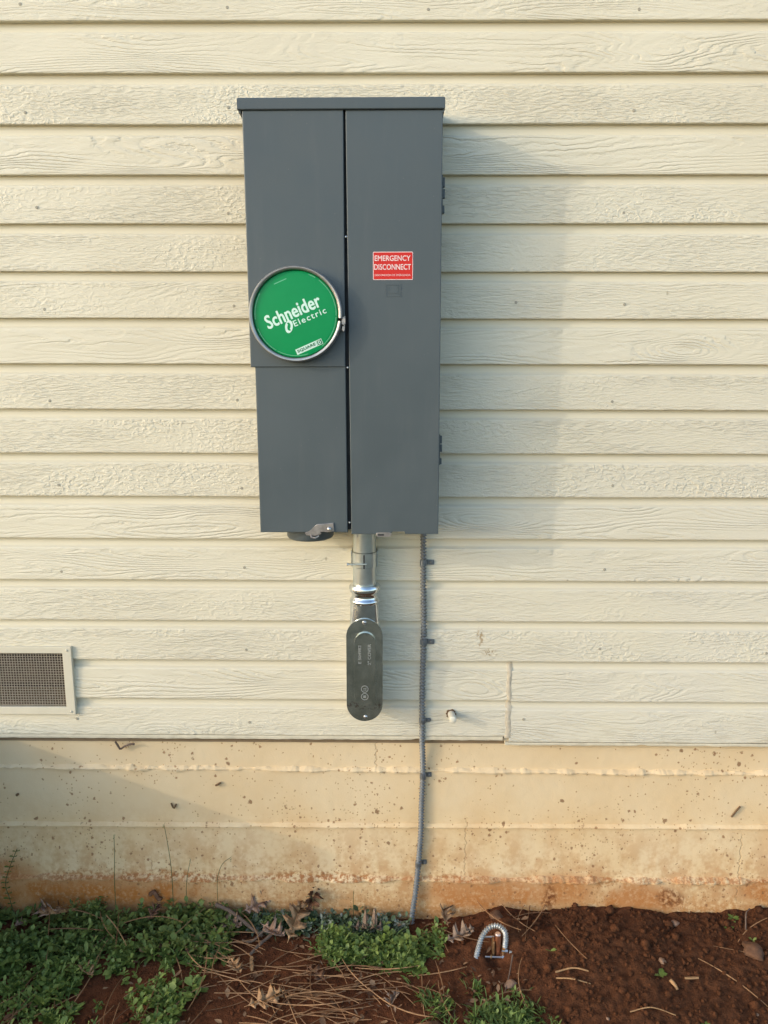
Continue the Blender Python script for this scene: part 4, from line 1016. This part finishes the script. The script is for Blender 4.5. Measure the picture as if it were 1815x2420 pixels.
# thin upright stems against the foundation
def stalk(pts, label, r=0.0011, tips=4):
    o = thing('plant_stalk', label, 'plant stalk', (pts[0][0], -0.012, soil_z(pts[0][0], -0.012)), group='thin stalks against the foundation')
    bx_, by_, bz_ = o.location; P = [Vector((0, 0, -0.01))] + [Vector((x-bx_, -0.012-by_-0.006*i/len(pts), z-bz_)) for i, (x, z) in enumerate(pts)]
    S = spline(P, 0.008); me_b = tube(S, [r*(1-.35*i/len(S)) for i in range(len(S))], 5)
    so = obj('stalk', me_b, 'stem', o, smooth=True)
    at = so.data.attributes.new('tint', 'FLOAT', 'POINT'); at.data.foreach_set('value', [0.3]*len(so.data.vertices))
    lv = Leaves(); tp = S[-1]
    for i in range(tips):
        a_ = random.random()*6.28; p = np.array((tp-Vector((0, 0, 0.004*i)))[:])
        lv.add(p, np.array([math.cos(a_)*.5, -abs(math.sin(a_))*.5, .8]), UP, random.uniform(.005, .009), .5, .35, .1)
    obj('bud', lv.mesh('bud'), 'leafdark', o)
stalk([(-0.716, -0.46), (-0.714, -0.40), (-0.709, -0.33), (-0.706, -0.265)], 'straight dark stalk, leftmost of the tall ones by the orange clay stain')
stalk([(-0.565, -0.47), (-0.564, -0.40), (-0.566, -0.34), (-0.5715, -0.28), (-0.577, -0.232)], 'tallest thin green stalk reaching the second concrete ridge')
stalk([(-0.529, -0.47), (-0.528, -0.42), (-0.522, -0.38), (-0.512, -0.336)], 'short thin stalk right of the tallest stalk', .0010)
stalk([(-0.4476, -0.48), (-0.448, -0.43), (-0.444, -0.386), (-0.430, -0.350), (-0.4024, -0.327)], 'stalk bent over to the right above the fallen twig', .0010)
stalk([(-0.2000, -0.50), (-0.197, -0.465), (-0.204, -0.446), (-0.222, -0.442)], 'short hooked stalk above the curled brown leaf', .0010, 2)
stalk([(-0.094, -0.50), (-0.094, -0.45), (-0.093, -0.425)], 'short straight stalk against the foundation in the middle', .0009, 3)
sw = thing('leafy_stem', 'leafy climbing weed stem against the foundation at the left edge', 'weed', (-0.985, -0.012, -0.512))
S = spline([(0, 0, 0), (-0.006, -.004, .055), (-.012, -.006, .10), (0.004, -.006, .15), (0.026, -.004, .20)], .008)
so = obj('stalk', tube(S, .0011, 5), 'stem', sw); at = so.data.attributes.new('tint', 'FLOAT', 'POINT'); at.data.foreach_set('value', [0.3]*len(so.data.vertices))
lv = Leaves()
for i, p in enumerate(S[5:]):
    if i % 2 == 0:
        for s_ in (-1, 1): lv.add(np.array(p[:]), np.array([s_*.7, -.3, .55]), UP, random.uniform(.008, .017), .6, random.uniform(.4, .8), .2)
obj('leaves', lv.mesh('leaves'), 'leafdark', sw)

# ------------------------------------------------------------------ fallen oak leaves
OAK = [(0.0, 0.006), (0.10, 0.010), (0.16, 0.045), (0.21, 0.16), (0.235, 0.175), (0.27, 0.07), (0.33, 0.065), (0.42, 0.26), (0.47, 0.33), (0.475, 0.25), (0.53, 0.27), (0.53, 0.12), (0.60, 0.09), (0.70, 0.24), (0.76, 0.29), (0.755, 0.20), (0.81, 0.20), (0.80, 0.09), (0.87, 0.08), (0.93, 0.15), (0.945, 0.06), (1.0, 0.0)]
def oak_mesh(curl, roll, seed, length):
    b = bmesh.new(); N = len(OAK); mid = []; Ls_, Rs_ = [], []
    def place(t, w):
        x = t; y = w
        zz = curl*(t-0.45)**2 + roll*y*y*6.0*(0.4+t) + 0.05*fbm(t*3+seed, y*4, 0, 2, 1.0)
        return b.verts.new((x*length, y*length, zz*length))
    for i, (t, w) in enumerate(OAK):
        mt = min(t, 1.0); mid.append(place(mt, 0.0)); jl = 1+0.25*fbm(seed, i*.7, 0, 1, 1.0); jr = 1+0.25*fbm(seed+9, i*.7, 0, 1, 1.0)
        Ls_.append(place(mt, w*0.95*jl)); Rs_.append(place(min(1, mt+0.01), -w*0.95*jr))
    for i in range(N-1):
        for S_ in (Ls_, Rs_):
            try: b.faces.new((mid[i], mid[i+1], S_[i+1], S_[i]))
            except ValueError: pass
    bmesh.ops.remove_doubles(b, verts=b.verts, dist=1e-6)
    bmesh.ops.triangulate(b, faces=b.faces[:])
    me = bpy.data.meshes.new('oak_leaf'); b.to_mesh(me); b.free(); return me
def oak(x, y, length, az, label, mat='leaf_tan', curl=0.35, roll=0.5, tilt=(0, 0), lift=0.012):
    o = obj('oak_leaf', oak_mesh(curl, roll, random.random()*40, length), mat, None, (x, y, soil_z(x, y)+lift), (R(tilt[0]), R(tilt[1]), R(az)), smooth=True)
    sol = o.modifiers.new('thickness', 'SOLIDIFY'); sol.thickness = 0.0006
    return tag(o, label, 'leaf', 'fallen oak leaves')
oak(-0.800, -0.030, 0.105, 215, 'large tan oak leaf lying on the dark weeds at the left', 'leaf_tan', 0.3, 0.3, (18, -12), 0.036)
oak(-0.925, 0.000-0.012, 0.070, 330, 'curled pinkish oak leaf against the wall beside the tan one', 'leaf_pink', -0.9, 0.9, (50, 0), 0.040)
oak(-0.965, -0.075, 0.040, 40, 'small pinkish leaf scrap in the weeds at the left edge', 'leaf_pink', .4, .6, (10, 10), .025)
oak(-0.255, -0.110, 0.120, 78, 'big tan oak leaf with pointed lobes in the middle below the hooked stalk', 'leaf_tan', 0.25, 0.25, (25, -14), 0.020)
oak(-0.215, -0.020, 0.075, 60, 'dark reddish brown curled leaf standing against the foundation', 'leaf_brown', .5, 1.6, (35, -55), 0.022)
oak(-0.330, -0.285, 0.095, 25, 'tan oak leaf lying flat on the red soil at the bottom', 'leaf_tan', 0.15, 0.2, (12, -4), 0.010)
oak(0.135, -0.105, 0.085, 20, 'greyish brown oak leaf left of the silver cable loop', 'leaf_grey', .4, .5, (14, -8), 0.014)
oak(0.150, -0.055, 0.070, 100, 'tan oak leaf scrap just behind the greyish oak leaf', 'leaf_tan', .3, .6, (20, -10), 0.012)
oak(-0.455, -0.030, 0.085, -20, 'pinkish brown oak leaf under the fallen twig', 'leaf_pink', .3, .5, (25, 4), 0.022)
oak(-0.385, -0.020, 0.080, 25, 'pale pinkish oak leaf right of the twig against the wall', 'leaf_pink', .4, .6, (40, -12), 0.026)
oak(-0.330, -0.055, 0.080, -30, 'grey-pink curled oak leaf right of the twig end', 'leaf_pink', .5, .9, (20, 5), 0.020)
oak(-0.100, -0.045, 0.085, -8, 'curled brown leaf lying below the silvery weeds', 'leaf_grey', .3, 1.4, (20, 0), 0.016)
oak(-0.450, -0.115, 0.070, 200, 'reddish brown leaf between the weeds and the bare soil', 'leaf_brown', .3, .5, (15, 0), .012)
oak(-0.600, -0.140, 0.075, 10, 'brown leaf lying flat behind the lone rosette', 'leaf_brown', .3, .5, (12, 6), .014)
oak(-0.420, -0.085, 0.060, 120, 'small light brown leaf left of the bark chip', 'leaf_tan', .5, .6, (10, 0), .012)
oak(-0.205, -0.165, 0.070, -40, 'rust brown leaf half under the pine straw', 'leaf_brown', .3, .4, (10, 5), .010)
oak(-0.700, -0.215, 0.060, 140, 'small tan oak leaf among the bright weeds at the lower left', 'leaf_tan', .3, .5, (12, 6), .022)
oak(-0.620, -0.060, 0.055, 70, 'small brown oak leaf on the dark weeds below the tallest stalk', 'leaf_brown', .3, .5, (15, -8), .034)
oak(-0.955, -0.235, 0.065, 200, 'pinkish brown oak leaf at the far lower left', 'leaf_pink', .3, .5, (10, 8), .020)
oak(-0.395, -0.145, 0.065, 310, 'light tan oak leaf left of the pine straw heap', 'leaf_tan', .4, .5, (10, 6), .014)
oak(0.020, -0.225, 0.060, 250, 'small brown oak leaf between the straw heap and the grass', 'leaf_grey', .3, .6, (12, 4), .012)
# small leaf fragments as litter
Lf = Leaves()
for x, y in region(560, lambda: (random.uniform(-1.1, 0.34), -random.uniform(0.01, 0.40)), lambda x, y: 0.25+0.8*patch(x, y, 6, 13)):
    a_ = random.random()*6.28; Lf.add(np.array([x, y, soil_z(x, y)+random.choice((.001, .003, .006, .014))]), np.array([math.cos(a_), math.sin(a_), random.uniform(-.1, .4)]), UP, random.uniform(.005, .026), random.uniform(.15, .6), random.random()**1.5, random.uniform(-.6, .8))
MAT['litter'] = mat_tinted('leaf_litter', (0.085, 0.040, 0.020), (0.19, 0.105, 0.055), (0.36, 0.23, 0.13), .8, .1)
o = obj('leaf_litter', Lf.mesh('leaf_litter'), 'litter', kind='stuff'); tag(o, 'broken bits of dry brown leaves on the soil', 'leaf litter')

# ------------------------------------------------------------------ twigs, chips, pine straw
def lying(pts, r, mat, name, label, cat, group=None, sides=8):
    P = [Vector((x, y, soil_z(x, y)+h)) for x, y, h in pts]; o0 = P[0].copy(); S = spline([p-o0 for p in P], 0.008)
    o = obj(name, tube(S, [r*(1-.25*i/len(S))*(1+.12*math.sin(i*1.7)) for i in range(len(S))], sides), mat, None, o0, smooth=True); return tag(o, label, cat, group)
lying([(-0.452, -0.020, 0.050), (-0.405, -0.035, 0.038), (-0.355, -0.062, 0.020), (-0.315, -0.085, 0.010)], 0.0052, 'twig', 'twig', 'thick brown twig leaning from the wall onto the leaf litter', 'twig')
lying([(-0.318, -0.075, 0.022), (-0.345, -0.10, .014), (-0.375, -0.095, .014)], 0.0032, 'twig', 'twig', 'short thin twig at the lower end of the thick twig', 'twig')
lying([(-0.298, -0.080, 0.018), (-0.325, -0.110, .014), (-0.345, -0.135, .008)], 0.0042, 'twig', 'twig', 'grey forked twig piece right of the bark chip', 'twig')
lying([(0.300, -0.150, 0.012), (0.285, -0.195, 0.012), (0.268, -0.240, 0.006)], 0.0016, 'twig', 'twig', 'thin straw-coloured twig in front of the copper rod', 'twig')
lying([(0.395, -0.195, 0.006), (0.44, -0.188, 0.010), (0.48, -0.200, 0.004)], 0.0022, 'wood', 'twig', 'tan twig on the dug soil right of the grass', 'twig')
lying([(0.395, -0.205, 0.004), (0.43, -0.215, 0.006), (0.475, -0.222, 0.003)], 0.0017, 'wood', 'twig', 'second thin tan twig just below the tan twig', 'twig')
lying([(0.900, -0.070, 0.004), (0.915, -0.035, 0.020), (0.932, -0.020, 0.022)], 0.0020, 'twig', 'twig', 'small bent root on the soil bank at the right', 'twig')
lying([(0.54, -0.300, 0.006), (0.59, -0.296, .007), (0.645, -0.305, .004)], 0.0014, 'wood', 'twig', 'thin straw stem at the bottom of the dug soil', 'twig')
lying([(0.660, -0.215, .006), (0.668, -0.228, .006), (0.672, -0.240, .002)], 0.0042, 'wood', 'wood_chip', 'yellowish wood splinter standing by the green sprig', 'wood chip')
def chip(x, y, l, w, az, label, mat='wood', tilt=10):
    b = prism([(-l/2, -w*.3), (-l*.3, -w*.5), (l*.35, -w*.45), (l/2, -w*.1), (l*.42, w*.45), (-l*.2, w*.5), (-l/2, w*.2)], -0.002, 0.002, 0.0007)
    o = obj('wood_chip', b, mat, None, (x, y, soil_z(x, y)+.006), (R(90-tilt), 0, R(az))); return tag(o, label, 'wood chip')
chip(-0.335, -0.158, 0.046, 0.010, 102, 'pale bark chip lying at the head of the pine straw', 'wood', 25)
chip(0.715, -0.205, 0.034, 0.009, 4, 'reddish wood chip on the dug soil near the green sprig', 'wood', 30)
# pine needles: separate needles, shared shapes
needle_me = []
for k in range(6):
    Ln = random.uniform(.10, .17); c = random.uniform(-.12, .12)*Ln
    pts = [Vector((Ln*(t-.5), c*(1-(2*t-1)**2), 0.0)) for t in np.linspace(0, 1, 9)]
    b = tube(pts, [0.0007+0.0006*math.sin(math.pi*(0.1+.85*i/8)) for i in range(9)], 5); bmesh.ops.recalc_face_normals(b, faces=b.faces)
    me = bpy.data.meshes.new('pine_needle'); b.to_mesh(me); b.free(); me.materials.append(MAT['needle']); needle_me.append(me)
def needle(x, y, az, h, where):
    dx, dy = math.cos(az)*.06, math.sin(az)*.06
    za, zb = soil_z(x-dx, min(-.005, y-dy), False), soil_z(x+dx, min(-.005, y+dy), False); zc = max(soil_z(x, y), (za+zb)/2)
    o = bpy.data.objects.new('pine_needle', random.choice(needle_me)); COL.objects.link(o)
    o.location = (x, y, zc+h)
    o.rotation_euler = (random.uniform(-.3, .3), -math.atan2(zb-za, .12)+random.uniform(-.06, .06), az)
    s = random.uniform(.75, 1.15); o.scale = (s, s, s)
    return tag(o, 'dry brown pine needle ' + where[0], 'pine needle', where[1])
HEAP = ('in the straw heap at the bottom centre', 'needles of the straw heap'); LEFT = ('on the weeds in the lower left corner', 'needles on the left weeds')
TWIG = ('beside the thick fallen twig', 'needles beside the twig'); MIDR = ('on the soil around the cable loop and grass tuft', 'needles round the cable loop')
DUG = ('on the dug soil at the right', 'needles on the dug soil'); WALLN = ('lying across the dark weeds by the wall', 'needles on the dark weeds')
cnt = 0
while cnt < 96:
    x = random.gauss(-0.15, .14); y = -0.245+random.gauss(0, .06)
    if y > -.11 or y < -.42 or x < -.5 or x > .18: continue
    az = random.choice((random.gauss(0.3, .3), random.gauss(-.35, .3), random.gauss(0.0, .2), random.uniform(0, 3.14))); needle(x, y, az, random.uniform(.004, .018), HEAP); cnt += 1
for _ in range(30): needle(random.uniform(-.95, -.40), -random.uniform(.14, .36), random.gauss(1.15, .4), random.uniform(.010, .024), LEFT)
for _ in range(12): needle(random.uniform(-.47, -.30), -random.uniform(.05, .14), random.gauss(-.5, .4), random.uniform(.012, .026), TWIG)
for _ in range(16): needle(random.uniform(0.02, .42), -random.choice((random.uniform(.04, .08), random.uniform(.20, .33))), random.uniform(0, 3.14), random.uniform(.004, .012), MIDR)
for _ in range(4): needle(random.uniform(0.42, .95), -random.uniform(.05, .36), random.uniform(0, 3.14), random.uniform(.001, .004), DUG)
for _ in range(8): needle(random.uniform(-.95, -.5), -random.uniform(.03, .12), random.gauss(-.7, .5), random.uniform(.036, .048), WALLN)

# ------------------------------------------------------------------ debris stuck to the wall
def stuck(pts, r, mat, name, label, cat):
    o0 = Vector(pts[0]); o = obj(name, tube(spline([Vector(p)-o0 for p in pts], .004), r, 6), mat, None, o0, smooth=True); return tag(o, label, cat)
stuck([(-0.690, -0.008, -0.016), (-0.682, -0.006, -0.034), (-0.679, -0.004, -0.039), (-0.668, -0.005, -0.031), (-0.652, -0.007, -0.024), (-0.640, -0.006, -0.025)], 0.0026, 'twig', 'leaf_fragment', 'dead leaf scrap hanging in a cobweb under the siding at the left', 'leaf')
stuck([(0.872, 0.000, -0.218), (0.880, -0.002, -0.202), (0.892, 0.000, -0.188)], 0.0024, 'hole', 'leaf_fragment', 'thin red-brown leaf sliver stuck to the foundation at the right', 'leaf')
stuck([(-0.560, 0.000, -0.190), (-0.553, -0.002, -0.203), (-0.546, 0.000, -0.190)], 0.0022, 'hole', 'mud_fleck', 'small v-shaped brown fleck on the foundation at the left', 'mud')
stuck([(-0.955, 0.001, -0.168), (-0.953, -0.001, -0.170), (-0.950, 0.001, -0.1715)], 0.0042, 'hole', 'mud_fleck', 'round dark red mud spot on the foundation at the left edge', 'mud')
stuck([(-0.443, 0.001, -0.140), (-0.438, -0.002, -0.136), (-0.428, 0.001, -0.131)], 0.0030, 'hole', 'mud_fleck', 'dark brown fleck on the foundation above the tallest stalk', 'mud')
stuck([(0.098, -0.004, -0.085), (0.100, -0.005, -0.092)], 0.0022, 'hole', 'mud_fleck', 'small brown fleck right of the fourth strap', 'mud')
stuck([(-0.628, -0.002, -0.452), (-0.615, -0.008, -0.440), (-0.604, -0.006, -0.462), (-0.598, -0.003, -0.455)], 0.0055, 'leaf_brown', 'leaf_fragment', 'dark crumpled leaf against the foundation above the weeds', 'leaf')
